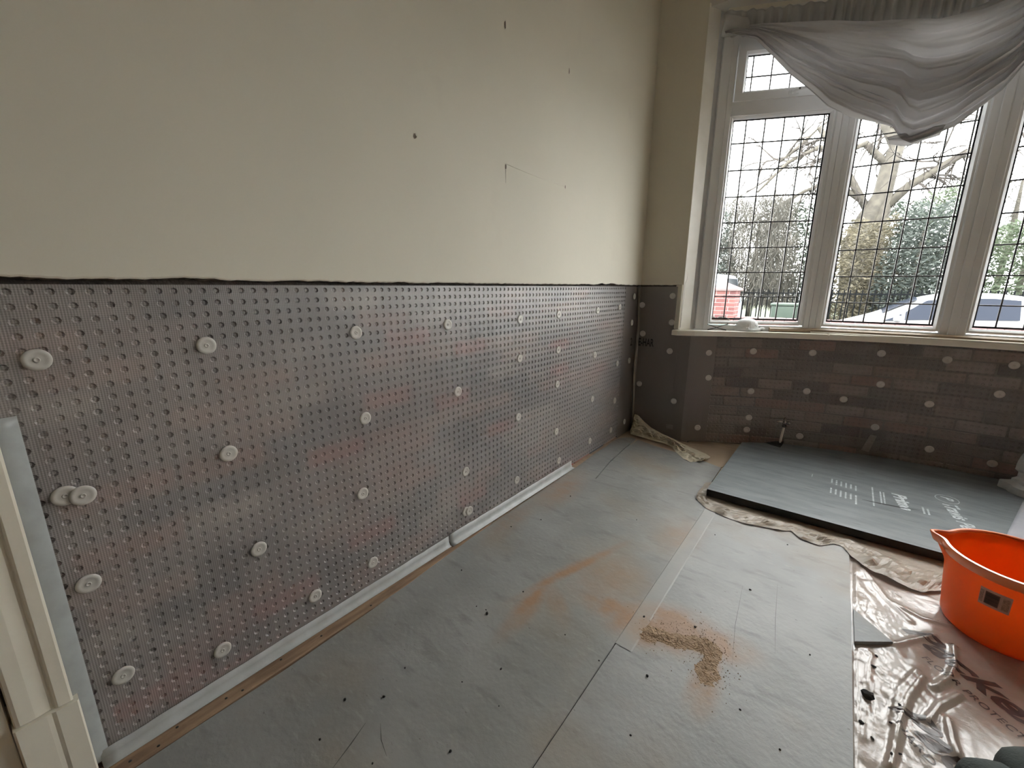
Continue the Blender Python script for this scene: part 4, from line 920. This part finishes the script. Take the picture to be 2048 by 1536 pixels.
tube('nose_clip', [Vector((0.735, 3.560, 0.884)) + gx * a + gy * b + Vector((0, 0, c)) for a, b, c in ((0.060, -0.04, 0.032), (0.048, -0.047, 0.042), (0.04, -0.04, 0.058))], 0.003, M['mask'], dm, 6)
tube('strap', [Vector((0.735, 3.560, 0.886)) + gx * a + gy * b + Vector((0, 0, c)) for a, b, c in ((-0.005, -0.070, 0.022), (0.0, -0.076, 0.008), (0.03, -0.072, 0.006), (0.065, -0.060, 0.008), (0.090, -0.050, 0.020), (0.105, -0.035, 0.018), (0.098, -0.02, 0.008))], 0.008, M['mask'], dm, 8)
lathe('strap_button', [(0, 0.012), (0.009, 0.010), (0.010, 0.0), (0.007, -0.010), (0.009, -0.016), (0, -0.016)], M['mask'], dm, c=tuple(Vector((0.735, 3.560, 0.902)) + gx * -0.004 + gy * -0.070), n=12)
M['pencil'] = mat('pink_pencil', (0.60, 0.28, 0.22), 0.5)
tube('pencil', [(0.965, 3.662, 0.892), (1.055, 3.703, 0.893)], 0.0035, M['pencil'], None, 6); tag(bpy.context.scene.objects['pencil'], 'thin reddish pencil lying on the sill against the window frame', 'pencil')

# ------------------------------------------------------------------ curtain bunched up over the window
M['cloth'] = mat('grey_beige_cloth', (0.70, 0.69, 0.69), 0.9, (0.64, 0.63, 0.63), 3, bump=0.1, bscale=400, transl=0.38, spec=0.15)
ct = empty('curtain', (1.2, 3.55, 2.0)); tag(ct, 'grey-beige curtain hitched up in a swag across the window', 'curtain')
SWT = [(0.442, 3.252, 2.775), (0.525, 3.302, 2.796), (0.626, 3.358, 2.8), (0.779, 3.432, 2.787), (0.953, 3.502, 2.768), (1.123, 3.558, 2.736), (1.309, 3.604, 2.695), (1.483, 3.634, 2.661), (1.562, 3.644, 2.663), (1.636, 3.651, 2.678), (1.706, 3.656, 2.697), (1.785, 3.659, 2.723), (1.893, 3.66, 2.778), (2.02, 3.655, 2.86), (2.2, 3.64, 2.915), (2.36, 3.62, 2.93)]
SWB = [(0.464, 3.23, 2.749), (0.621, 3.321, 2.704), (0.716, 3.37, 2.603), (0.819, 3.417, 2.488), (0.946, 3.468, 2.377), (1.033, 3.498, 2.291), (1.153, 3.535, 2.215), (1.267, 3.564, 2.166), (1.355, 3.582, 2.121), (1.401, 3.591, 2.044), (1.45, 3.599, 2.015), (1.523, 3.609, 2.034), (1.622, 3.62, 2.067), (1.707, 3.626, 2.143), (1.787, 3.629, 2.223), (1.851, 3.63, 2.334), (1.946, 3.628, 2.461), (2.03, 3.62, 2.60), (2.2, 3.61, 2.78), (2.36, 3.59, 2.86)]
def at_x(P, x):
    for i in range(len(P) - 1):
        if x <= P[i + 1][0]: f = (x - P[i][0]) / (P[i + 1][0] - P[i][0]); return Vector(P[i]).lerp(Vector(P[i + 1]), max(0, f))
    return Vector(P[-1])
def fold(x):
    """one sharp-crested cloth fold per unit of x, height 0..1"""
    f = x - math.floor(x); return (f / 0.72) ** 1.5 if f < 0.72 else (1 - (f - 0.72) / 0.28) ** 0.8
def swag(u, v):
    xt = 0.445 + (2.36 - 0.445) * u; a = at_x(SWT, xt); b = at_x(SWB, 0.47 + (2.36 - 0.47) * u); p = a.lerp(b, v); u = u * 1.216
    ph = v * 5.6 + 1.3 * noise.noise((u * 1.9, v * 1.3, 1)) + 0.7 * noise.noise((u * 4, v * 2.4, 4)) - 2.3 * u
    k = math.floor(ph); hgt = 0.45 + 0.55 * abs(noise.noise((k * 3.7, u * 2.4 + k, 2))) * 2
    amp = 0.115 * min(1.0, 0.10 + u * 1.15) * min(1, v * 2.2 + .15) * (1 - 0.3 * min(1, max(0, u - .8) / .2))
    fine = 0.022 * fold(v * 15 + 1.5 * noise.noise((u * 4, v * 2, 7)) - u * 2) * min(1, u * 1.3) * abs(noise.noise((u * 3, v * 6, 9))) * 2
    f = amp * hgt * fold(ph) + fine + 0.04 * math.sin(PI * v) * max(0, math.sin(PI * u)) + 0.012 * noise.noise((u * 6, v * 5, 2))
    q = Vector((p.x, p.y)); n = (CB - q).normalized(); return Vector((p.x + n.x * f, p.y + n.y * f, p.z - 0.012 * fold(ph) * math.sin(PI * v)))
grid('swag', swag, 230, 170, M['cloth'], ct, True, 0.002)
# hanging tail at the lowest point
def tail(u, v):
    x = 1.36 + 0.22 * u; top = 2.075 + 0.02 * u; bot = 2.012 + 0.03 * abs(u - .45) * 2
    y = 3.585 - 0.03 * math.sin(PI * v) - 0.012 * math.sin(u * 9 + v * 2) - 0.01 * math.sin(v * 11 + u * 3); return Vector((x + 0.03 * (1 - v) * (u - .5), y, top + (bot - top) * v))
grid('tail', tail, 36, 24, M['cloth'], ct, True, 0.002)
# pleated heading above the swag
def heading(u, v):
    x = 0.436 + (2.3 - 0.436) * u; p = arc(2.65, x) if False else Vector((x, 1.03 + math.sqrt(2.665 ** 2 - (x - 1.85) ** 2))); n = (CB - p).normalized()
    ph = u * 37 + 1.4 * noise.noise((u * 5, 0, 1)); f = 0.017 * math.sin(2 * PI * ph) * (0.4 + 0.6 * min(1, abs(v - .1) * 2)) + 0.006 * noise.noise((u * 30, v * 3, 2))
    top = 2.893 - 0.02 * u + 0.006 * math.sin(2 * PI * ph * .5); bot = 2.755 - (0.33 * u * u if u < 0.64 else 0.135 - 0.75 * (u - 0.64)); return Vector((p.x + n.x * (f + .01), p.y + n.y * (f + .01), top + (bot - top) * v))
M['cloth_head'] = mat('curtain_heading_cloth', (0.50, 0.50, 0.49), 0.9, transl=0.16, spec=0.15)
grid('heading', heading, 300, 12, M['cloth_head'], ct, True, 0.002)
# left end tucked in a fold
def endfold(u, v): 
    x = 0.432 + 0.135 * u; p = Vector((x, 1.03 + math.sqrt(2.63 ** 2 - (x - 1.85) ** 2))); n = (CB - p).normalized(); f = 0.02 * math.sin(PI * v) + 0.012 * math.sin(PI * u * 1.6 + v * 4)
    return Vector((p.x + n.x * f, p.y + n.y * f, 2.865 - 0.12 * v - 0.02 * u + 0.02 * u * v))
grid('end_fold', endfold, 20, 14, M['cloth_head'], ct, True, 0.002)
M['rail'] = mat('white_curtain_rail', (0.75, 0.73, 0.68), 0.4)
rl = tube('curtain_rail', [(x, 1.03 + math.sqrt(2.70 ** 2 - (x - 1.87) ** 2), 2.90) for x in [0.44 + 2.9 * i / 40 for i in range(41)]], 0.012, M['rail'], None, 8); tag(rl, 'white curtain rail bent round the bay above the window', 'curtain rail')

# ------------------------------------------------------------------ outside: ground, wall, street, trees
GZ = -0.42
M['paving'] = mat('pale_paving', (0.11, 0.105, 0.10), 0.9, (0.085, 0.082, 0.08), 2); M['tarmac'] = mat('grey_tarmac', (0.12, 0.12, 0.12), 0.9, (0.15, 0.15, 0.15), 3)
M['grass'] = mat('green_grass', (0.040, 0.055, 0.018), 0.9, (0.03, 0.043, 0.015), 1.2)
g = box('ground', (-14, 4.0, GZ - 0.1), (18, 10.2, GZ), M['paving']); tag(g, kind='structure')
g = box('ground', (-14, 10.2, GZ - 0.1), (18, 14.8, GZ - 0.04), M['tarmac']); tag(g, kind='structure')
g = box('ground', (-25, 14.8, GZ - 0.1), (30, 60, GZ), M['grass']); tag(g, kind='structure')
M['red_brick'] = mat('red_facing_brick', (1, 1, 1), 0.85, (0.85, 0.8, 0.8), 9, rand=[(0.105, 0.036, 0.034), (0.125, 0.046, 0.042), (0.09, 0.032, 0.032), (0.135, 0.054, 0.048)])
M['pale_mortar'] = mat('pale_mortar', (0.30, 0.25, 0.235), 0.9); M['coping'] = mat('pink_coping', (0.13, 0.075, 0.075), 0.8, (0.16, 0.095, 0.092), 4)
gw = empty('garden_wall', (0.6, 9.1, GZ)); tag(gw, 'low red brick garden wall with pale coping beyond the window', 'wall')
box('wall_core', (-0.38, 9.02, GZ), (6.0, 9.20, 0.56), M['pale_mortar'], gw)
x = -0.38
while x < 4.6:
    box('coping_stone', (x, 8.97, 0.56), (x + 0.155, 9.25, 0.645), M['coping'], gw, 0.012); x += 0.165
sb_ = bmesh.new(); bbox(sb_, (-BL / 2, -0.05, 0), (BL / 2, 0, BH), 0.003, 1); rb_me = bpy.data.meshes.new('brick'); bmesh.ops.recalc_face_normals(sb_, faces=sb_.faces); sb_.to_mesh(rb_me); sb_.free(); rb_me.materials.append(M['red_brick'])
def rbrick(parent, x, y, z, rz, sx=1.0):
    o = bpy.data.objects.new('brick', rb_me); COL.objects.link(o); o.parent = parent; o.matrix_parent_inverse = Matrix.Translation(-parent.location); o.location = (x, y, z); o.rotation_euler = (0, 0, rz); o.scale = (sx, 1, 1)
for c in range(2):
    for k in range(22): rbrick(gw, -0.27 + (0 if c % 2 else 0.11) + k * 0.225, 9.012, 0.40 + c * 0.075, PI)
gp = empty('gate_pillar', (-0.60, 9.1, GZ)); tag(gp, 'red brick gate pillar with a pyramid cap outside the first window', 'pillar')
box('pillar_core', (-0.815, 8.895, GZ), (-0.395, 9.315, 1.13), M['pale_mortar'], gp)
for c in range(13):
    z = 1.13 - 0.075 * (c + 1) + 0.005; o_ = c % 2
    if o_: fr = [(-0.715, 1.0), (-0.495, 1.0)]
    else: fr = [(-0.775, 0.47), (-0.605, 1.0), (-0.435, 0.47)]
    for xx, sx in fr: rbrick(gp, xx, 8.888, z, PI, sx)
    fr = [(9.0, 1.0), (9.22, 1.0)] if not o_ else [(8.94, 0.47), (9.11, 1.0), (9.28, 0.47)]
    for yy, sx in fr: rbrick(gp, -0.388, yy, z, -PI / 2, sx)
V = [(-0.86, 8.85, 1.13), (-0.35, 8.85, 1.13), (-0.35, 9.36, 1.13), (-0.86, 9.36, 1.13), (-0.86, 8.85, 1.165), (-0.35, 8.85, 1.165), (-0.35, 9.36, 1.165), (-0.86, 9.36, 1.165), (-0.605, 9.105, 1.285)]
pyd('pyramid_cap', V, [(3, 2, 1, 0), (0, 1, 5, 4), (1, 2, 6, 5), (2, 3, 7, 6), (3, 0, 4, 7), (4, 5, 8), (5, 6, 8), (6, 7, 8), (7, 4, 8)], M['coping'], gp)
# green street cabinet
M['cab'] = mat('green_painted_steel', (0.020, 0.036, 0.026), 0.5, (0.026, 0.044, 0.032), 5)
cb = empty('street_cabinet', (0.25, 11.0, GZ)); tag(cb, 'dark green street cabinet behind the garden wall', 'cabinet')
box('cabinet_body', (-0.02, 10.8, GZ), (0.95, 11.25, 0.80), M['cab'], cb, 0.02); box('cabinet_lid', (-0.04, 10.78, 0.80), (0.97, 11.27, 0.86), M['cab'], cb, 0.02)
for k in range(2): box('cabinet_door', (0.0 + 0.47 * k, 10.788, GZ + 0.1), (0.45 + 0.47 * k, 10.80, 0.76), M['cab'], cb, 0.004)
# railings
M['rail_iron'] = mat('black_iron', (0.006, 0.007, 0.008), 0.9, spec=0.05)
ri = empty('iron_railings', (1.0, 15.0, GZ)); tag(ri, 'black iron railings along the far side of the street', 'railings')
bm = bmesh.new(); bmesh.ops.create_cone(bm, segments=6, radius1=0.016, radius2=0.016, depth=1.55, cap_ends=True); rbm = bpy.data.meshes.new('bar'); bm.to_mesh(rbm); bm.free(); rbm.materials.append(M['rail_iron'])
for k in range(70):
    o = bpy.data.objects.new('bar', rbm); COL.objects.link(o); o.parent = ri; o.matrix_parent_inverse = Matrix.Translation(-ri.location); o.location = (-3.4 + 0.13 * k, 15.0, GZ + 0.78)
for z in (GZ + 0.15, GZ + 1.42): box('rail', (-3.6, 14.98, z), (6.0, 15.02, z + 0.04), M['rail_iron'], ri)

# parked white car
def make_car(name, label, loc, rz):
    c = empty(name, loc, rz, absolute=False); tag(c, label, 'car')
    ST = [(0.0, .58, .26, .66, .50, .58, .58, .60), (0.10, .70, .2, .76, .60, .66, .68, .71), (0.35, .78, .19, .82, .70, .72, .79, .82), (0.80, .82, .19, .85, .85, .74, .93, .98), (1.12, .83, .19, .86, .92, .70, 1.04, 1.10),
          (1.45, .84, .19, .86, .95, .65, 1.24, 1.30), (1.78, .84, .19, .86, .96, .61, 1.41, 1.46), (2.2, .84, .19, .86, .98, .59, 1.48, 1.54), (2.8, .84, .19, .86, 1.0, .585, 1.475, 1.535), (3.3, .84, .19, .86, 1.02, .575, 1.42, 1.47),
          (3.65, .83, .2, .85, 1.03, .57, 1.31, 1.35), (3.88, .80, .24, .83, 1.0, .60, 1.06, 1.10), (3.98, .74, .30, .78, .80, .66, .86, .88)]
    M_w = mat('white_car_paint', (0.24, 0.245, 0.25), 0.4, spec=0.25); M_g = mat('dark_car_glass', (0.012, 0.016, 0.026), 0.2, spec=0.12); M_l = mat('headlight', (0.45, 0.46, 0.48), 0.15)
    def sec(s): x, wl_, zl, w, zb, wt, zt, zc = s; return [(-wl_, zl), (-w, zl + .18), (-w - .01, zb - .12), (-w + .03, zb), (-wt, zt), (-wt * .6, zc), (0, zc + .01), (wt * .6, zc), (wt, zt), (w - .03, zb), (w + .01, zb - .12), (w, zl + .18), (wl_, zl)]
    V = []; Fc = []; n = 13
    for s in ST: V += [(s[0], y, z) for y, z in sec(s)]
    for i in range(len(ST) - 1):
        for k in range(n): Fc.append((i * n + k, (i + 1) * n + k, (i + 1) * n + (k + 1) % n, i * n + (k + 1) % n))
    Fc.append(tuple(range(n))); Fc.append(tuple((len(ST) - 1) * n + k for k in range(n))[::-1])
    body = pyd('car_body', V, Fc, M_w, c, True); md = body.modifiers.new('round', 'SUBSURF'); md.levels = 1; md.render_levels = 2
    def S(x):
        for i in range(len(ST) - 1):
            if x <= ST[i + 1][0]: f = (x - ST[i][0]) / (ST[i + 1][0] - ST[i][0]); return [a + (b - a) * f for a, b in zip(ST[i], ST[i + 1])]
        return ST[-1]
    def sidep(x, t, sgn, off=.012): s = S(x); w, zb, wt, zt = s[3] - .03, s[4], s[5], s[6]; return (x, sgn * (w + (wt - w) * t + off), zb + (zt - zb) * t + off * .5)
    for sgn in (-1, 1):
        for nm, xs in (('quarter_window', (1.20, 1.48, 1.48)), ('front_window', (1.54, 1.9, 2.32)), ('rear_window', (2.42, 2.8, 3.12)), ('rear_quarter_window', (3.18, 3.35, 3.52))):
            P_ = []; N = 8
            for i in range(N + 1):
                x = xs[0] + (xs[2] - xs[0]) * i / N; t1 = 0.90 if x > 1.75 else 0.90 * max(0.12, (x - 1.10) / 0.72); t1 = t1 if x < 3.3 else t1 - (x - 3.3) * 1.2
                P_.append((sidep(x, 0.06, sgn), sidep(x, max(.1, t1), sgn)))
            V = [p for pr_ in P_ for p in pr_]; pyd(nm, V, [(2 * i, 2 * i + 2, 2 * i + 3, 2 * i + 1) for i in range(N)], M_g, c, True)
        bm = bmesh.new(); bmesh.ops.create_uvsphere(bm, u_segments=16, v_segments=10, radius=1.0)
        bmesh.ops.transform(bm, matrix=Matrix.Translation((1.42, sgn * .96, 1.0)) @ Matrix.Diagonal((.075, .11, .075, 1)), verts=bm.verts); frombm('door_mirror', bm, M_w, c, True)
        bm = bmesh.new(); bmesh.ops.create_uvsphere(bm, u_segments=16, v_segments=10, radius=1.0)
        bmesh.ops.transform(bm, matrix=Matrix.Translation((.42, sgn * .70, .75)) @ Matrix.Diagonal((.24, .10, .07, 1)), verts=bm.verts); frombm('headlight', bm, M_l, c, True)
        for hx in (2.18, 3.0): box('door_handle', (hx, sgn * .86 - .02, .86), (hx + .2, sgn * .86 + .03, .90), M_w, c, 0.01)
        for wx in (.78, 3.22):
            V, Fc = [], []; lathe_into(V, Fc, [(0.0, .10), (.20, .09), (.22, .11), (.30, .11), (.32, .07), (.32, -.07), (.30, -.1), (0, -.1)], n=28, mtx=Matrix.Rotation(-PI / 2 * sgn, 3, 'X'))
            pyd('wheel', [Vector(v) + Vector((wx, sgn * .76, .32)) for v in V], Fc, M['black'], c, True)
    P_ = []
    for i in range(5):
        x = 1.18 + (1.70 - 1.18) * i / 4; s = S(x)
        for k in range(-4, 5): y = k / 4; P_.append((x - .01, y * s[5] * .92, s[6] + (s[7] - s[6]) * (1 - abs(y) ** 2.5) + .022))
    pyd('windscreen', P_, [(i * 9 + k, (i + 1) * 9 + k, (i + 1) * 9 + k + 1, i * 9 + k + 1) for i in range(4) for k in range(8)], M_g, c, True)
    return c
make_car('parked_car', 'white hatchback car parked beyond the garden wall', (0.72, 12.85, GZ - 0.04 + 0.02), 0.0)
# white van behind the pillar
vn = empty('parked_van', (-2.6, 14.0, GZ)); tag(vn, 'white van parked behind the gate pillar', 'van')
M['van'] = mat('white_van_paint', (0.22, 0.24, 0.27), 0.4, spec=0.25)
M['van_glass'] = mat('dark_van_glass', (0.015, 0.02, 0.025), 0.2, spec=0.12)
vp = [(-4.6, GZ + .35), (-4.6, GZ + 1.6), (-4.3, GZ + 1.98), (-1.75, GZ + 1.98), (-1.50, GZ + 1.92), (-1.34, GZ + 1.1), (-1.22, GZ + .9), (-1.20, GZ + .35)]
bm = bmesh.new(); fa = [bm.verts.new((x, 13.1, z)) for x, z in vp]; fb = [bm.verts.new((x, 14.7, z)) for x, z in vp]; bm.faces.new(fa); bm.faces.new(fb[::-1])
for k in range(len(vp)): bm.faces.new((fa[k], fa[(k + 1) % len(vp)], fb[(k + 1) % len(vp)], fb[k]))
bmesh.ops.bevel(bm, geom=list(bm.edges), offset=0.05, segments=2, affect='EDGES'); frombm('van_body', bm, M['van'], vn)
pyd('side_window', [(-2.02, 13.085, GZ + 1.12), (-1.78, 13.085, GZ + 1.12), (-1.86, 13.085, GZ + 1.78), (-2.0, 13.085, GZ + 1.78)], [(0, 1, 2, 3)], M['van_glass'], vn)
pyd('windscreen', [(-1.325, 13.2, GZ + 1.15), (-1.325, 14.6, GZ + 1.15), (-1.485, 14.6, GZ + 1.85), (-1.485, 13.2, GZ + 1.85)], [(0, 1, 2, 3)], M['van_glass'], vn)
for wx in (-1.75, -4.0): lathe('wheel', [(0, -.1), (.33, -.1), (.35, 0), (.33, .1), (0, .1)], M['black'], vn, c=(wx, 13.2, GZ + .35), n=20, mtx=Matrix.Rotation(PI / 2, 3, 'X'))

# foliage
M['bark'] = mat('grey_bark', (0.055, 0.050, 0.042), 0.95, (0.09, 0.082, 0.066), 6, bump=0.5, bscale=14)
M['twig'] = mat('brown_twig', (0.035, 0.030, 0.026), 0.95)
def leaf_mat(name, c1, c2): return mat(name, c1, 0.7, c2, 2.5, transl=0.3)
LM = {'conifer': leaf_mat('blue_green_needles', (0.028, 0.037, 0.032), (0.070, 0.085, 0.074)), 'green': leaf_mat('fresh_green_leaves', (0.035, 0.050, 0.028), (0.085, 0.110, 0.066)),
      'olive': leaf_mat('olive_leaves', (0.060, 0.055, 0.036), (0.125, 0.110, 0.072)), 'brown': leaf_mat('dry_grey_twigs', (0.05, 0.048, 0.04), (0.115, 0.11, 0.094)), 'dark': leaf_mat('dark_evergreen', (0.030, 0.042, 0.032), (0.075, 0.092, 0.07))}
def shrub(name, label, cx, cy, z0, z1, rx, ry, n, size, kind, seed, taper=0.5, droop=0.0, group=None):
    rnd = random.Random(seed); V = []; Fc = []
    for i in range(n):
        while True:
            a, b, c = rnd.uniform(-1, 1), rnd.uniform(-1, 1), rnd.random()
            lim = (1 - taper * c) * (1 + 0.25 * noise.noise((a * 2 + seed, b * 2, c * 5)))
            d = math.hypot(a, b)
            if d < lim and (d > lim * 0.35 or rnd.random() < .4): break
        p = Vector((cx + a * rx, cy + b * ry, z0 + (z1 - z0) * c * (1 + 0.08 * noise.noise((a * 3, seed, 1)))))
        q = Vector((rnd.gauss(0, 1), rnd.gauss(0, 1), rnd.gauss(0, .6) - droop * 3)).normalized(); w = q.cross(Vector((rnd.gauss(0, 1), rnd.gauss(0, 1), rnd.gauss(0, 1)))).normalized()
        s = size * (0.6 + 0.8 * rnd.random()); k = len(V); wd = s * (0.035 if droop else 0.30)
        V += [p - q * s, p + w * wd, p + q * s, p - w * wd]; Fc.append((k, k + 1, k + 2, k + 3))
    root = empty(name, (cx, cy, GZ)); tag(root, label, 'tree' if z1 > 2.6 else 'shrub', group)
    pyd('foliage', V, Fc, LM[kind], root)
    tube('trunk', [(cx, cy, GZ), (cx + .03, cy, z0 + (z1 - z0) * .4), (cx, cy + .02, z0 + (z1 - z0) * .8)], [0.09, 0.07, 0.03], M['bark'], root, 7)
    return root
X = lambda t, y: 1.318 + t * y
shrub('conifer', 'dark blue-green conifer at the left edge of the first window', X(-.243, 18), 18, GZ + .4, 3.9, 0.95, 1.0, 9000, .06, 'conifer', 1, .45)
shrub('weeping_tree', 'grey-brown weeping tree with hanging twigs behind the railings', X(-.165, 18.5), 18.5, GZ + .9, 4.35, 1.55, 1.2, 15000, .22, 'brown', 2, .25, 0.8)
shrub('conifer', 'dark green conifer behind the weeping tree', X(-.115, 20), 20, GZ + .9, 4.3, 1.3, 1.0, 9000, .075, 'dark', 3, .35)
shrub('olive_shrub', 'olive yellow-leaved shrub at the foot of the bare tree', X(.002, 16.6), 16.6, GZ + .5, 3.1, 1.25, .8, 10000, .06, 'olive', 4, .35)
shrub('conifer', 'pale blue-green fir behind the white car bonnet', X(.078, 16.2), 16.2, GZ + .4, 3.35, 1.0, .9, 9000, .065, 'conifer', 5, .45)
shrub('evergreen_tree', 'bright green evergreen beside the blue-green fir', X(.115, 17.6), 17.6, GZ + .5, 3.9, 1.0, .9, 8000, .06, 'green', 6, .35)
shrub('evergreen_hedge', 'dense green hedge above the roof of the white car', X(.198, 16), 16, GZ + .3, 2.75, 1.25, .9, 11000, .06, 'green', 7, .15)
shrub('evergreen_tree', 'tall dark evergreen far behind the bare tree', X(.05, 24), 24, GZ + .5, 4.6, 1.6, 1.2, 9000, .09, 'dark', 8, .5)
shrub('twiggy_tree', 'loose twiggy tree rising above the hedge in the third window', X(.175, 20), 20, 2.0, 4.9, 2.1, 1.2, 7000, .2, 'brown', 9, .3, 0.15)
# the big bare tree
bt_ = empty('bare_tree', (1.5, 20, GZ)); tag(bt_, 'large bare forked tree standing across the street', 'tree')
TA = [(1.5, 20.0, -0.42), (1.24, 20.0, 1.46), (1.1, 20.0, 2.68), (1.36, 20.0, 3.58), (1.65, 20.0, 4.28), (1.7, 20.0, 5.21), (1.8, 20.0, 5.81), (1.41, 20.0, 6.41), (0.98, 20.0, 6.95), (0.47, 20.0, 7.75)]
tube('trunk', TA, [.42, .38, .36, .30, .27, .25, .22, .12, .10, .07], M['bark'], bt_, 10)
tube('trunk', [(2.1, 20.1, -0.42), (1.72, 20.1, 2.14), (1.68, 20.1, 2.98), (1.73, 20.0, 3.79), (1.72, 20.0, 4.43)], [.32, .28, .25, .22, .20], M['bark'], bt_, 10)
LIMBS = [([(1.84, 20.0, 3.94), (2.31, 20.0, 4.51), (2.95, 20.0, 4.95), (3.5, 20.0, 5.32), (4.06, 20.0, 5.4)], [.15, .13, .12, .10, .06]),
         ([(1.71, 20.0, 5.14), (0.94, 19.8, 5.96), (0.43, 19.7, 5.74), (-0.33, 19.6, 6.03), (-1.2, 19.5, 5.67), (-2.08, 19.4, 4.72)], [.13, .11, .10, .08, .06, .04]),
         ([(1.42, 20.0, 3.66), (0.5, 19.8, 5.24), (-0.43, 19.7, 6.7), (-0.95, 19.6, 6.14), (-1.53, 19.6, 5.72)], [.13, .11, .09, .07, .04]),
         ([(1.8, 20.0, 5.81), (2.11, 20.0, 6.48), (2.3, 20.0, 7.43), (2.6, 20.0, 8.31)], [.16, .13, .10, .07]), ([(1.3, 20, 4.0), (0.2, 19.8, 4.9), (-0.6, 19.6, 4.6), (-1.3, 19.5, 4.2)], [.10, .08, .06, .04])]
for P_, r_ in LIMBS: tube('limb', P_, r_, M['bark'], bt_, 8)
V = []; Fc = []; rnd = random.Random(12)
def sprout(p, d, l, r, depth):
    pts = [p]; q = p.copy(); dd = d.copy()
    for k in range(4): dd = (dd + Vector((rnd.gauss(0, .22), rnd.gauss(0, .12), rnd.gauss(-.05, .2)))).normalized(); q = q + dd * l / 4; pts.append(q.copy())
    tube_into(V, Fc, pts, [r, r * .85, r * .7, r * .5, r * .3], 3, False)
    if depth > 0:
        for k in range(3 if depth > 1 else 4):
            i = rnd.randint(1, 4); sprout(pts[i], (dd + Vector((rnd.gauss(0, .8), rnd.gauss(0, .4), rnd.gauss(-.1, .7)))).normalized(), l * .55, r * .6, depth - 1)
for P_, r_ in LIMBS + [(TA[5:], [.2] * 5)]:
    for i in range(12):
        p = lerp_path(P_, 0.25 + 0.75 * rnd.random()); sprout(p, Vector((rnd.gauss(-.2, 1), rnd.gauss(0, .4), rnd.gauss(-.1, .8))).normalized(), 1.1 + rnd.random() * .7, .045, 2)
o = pyd('twigs', V, Fc, M['twig'], bt_); tag(o, kind='stuff')
for o in bpy.data.objects:
    if '_abs' in o: del o['_abs']
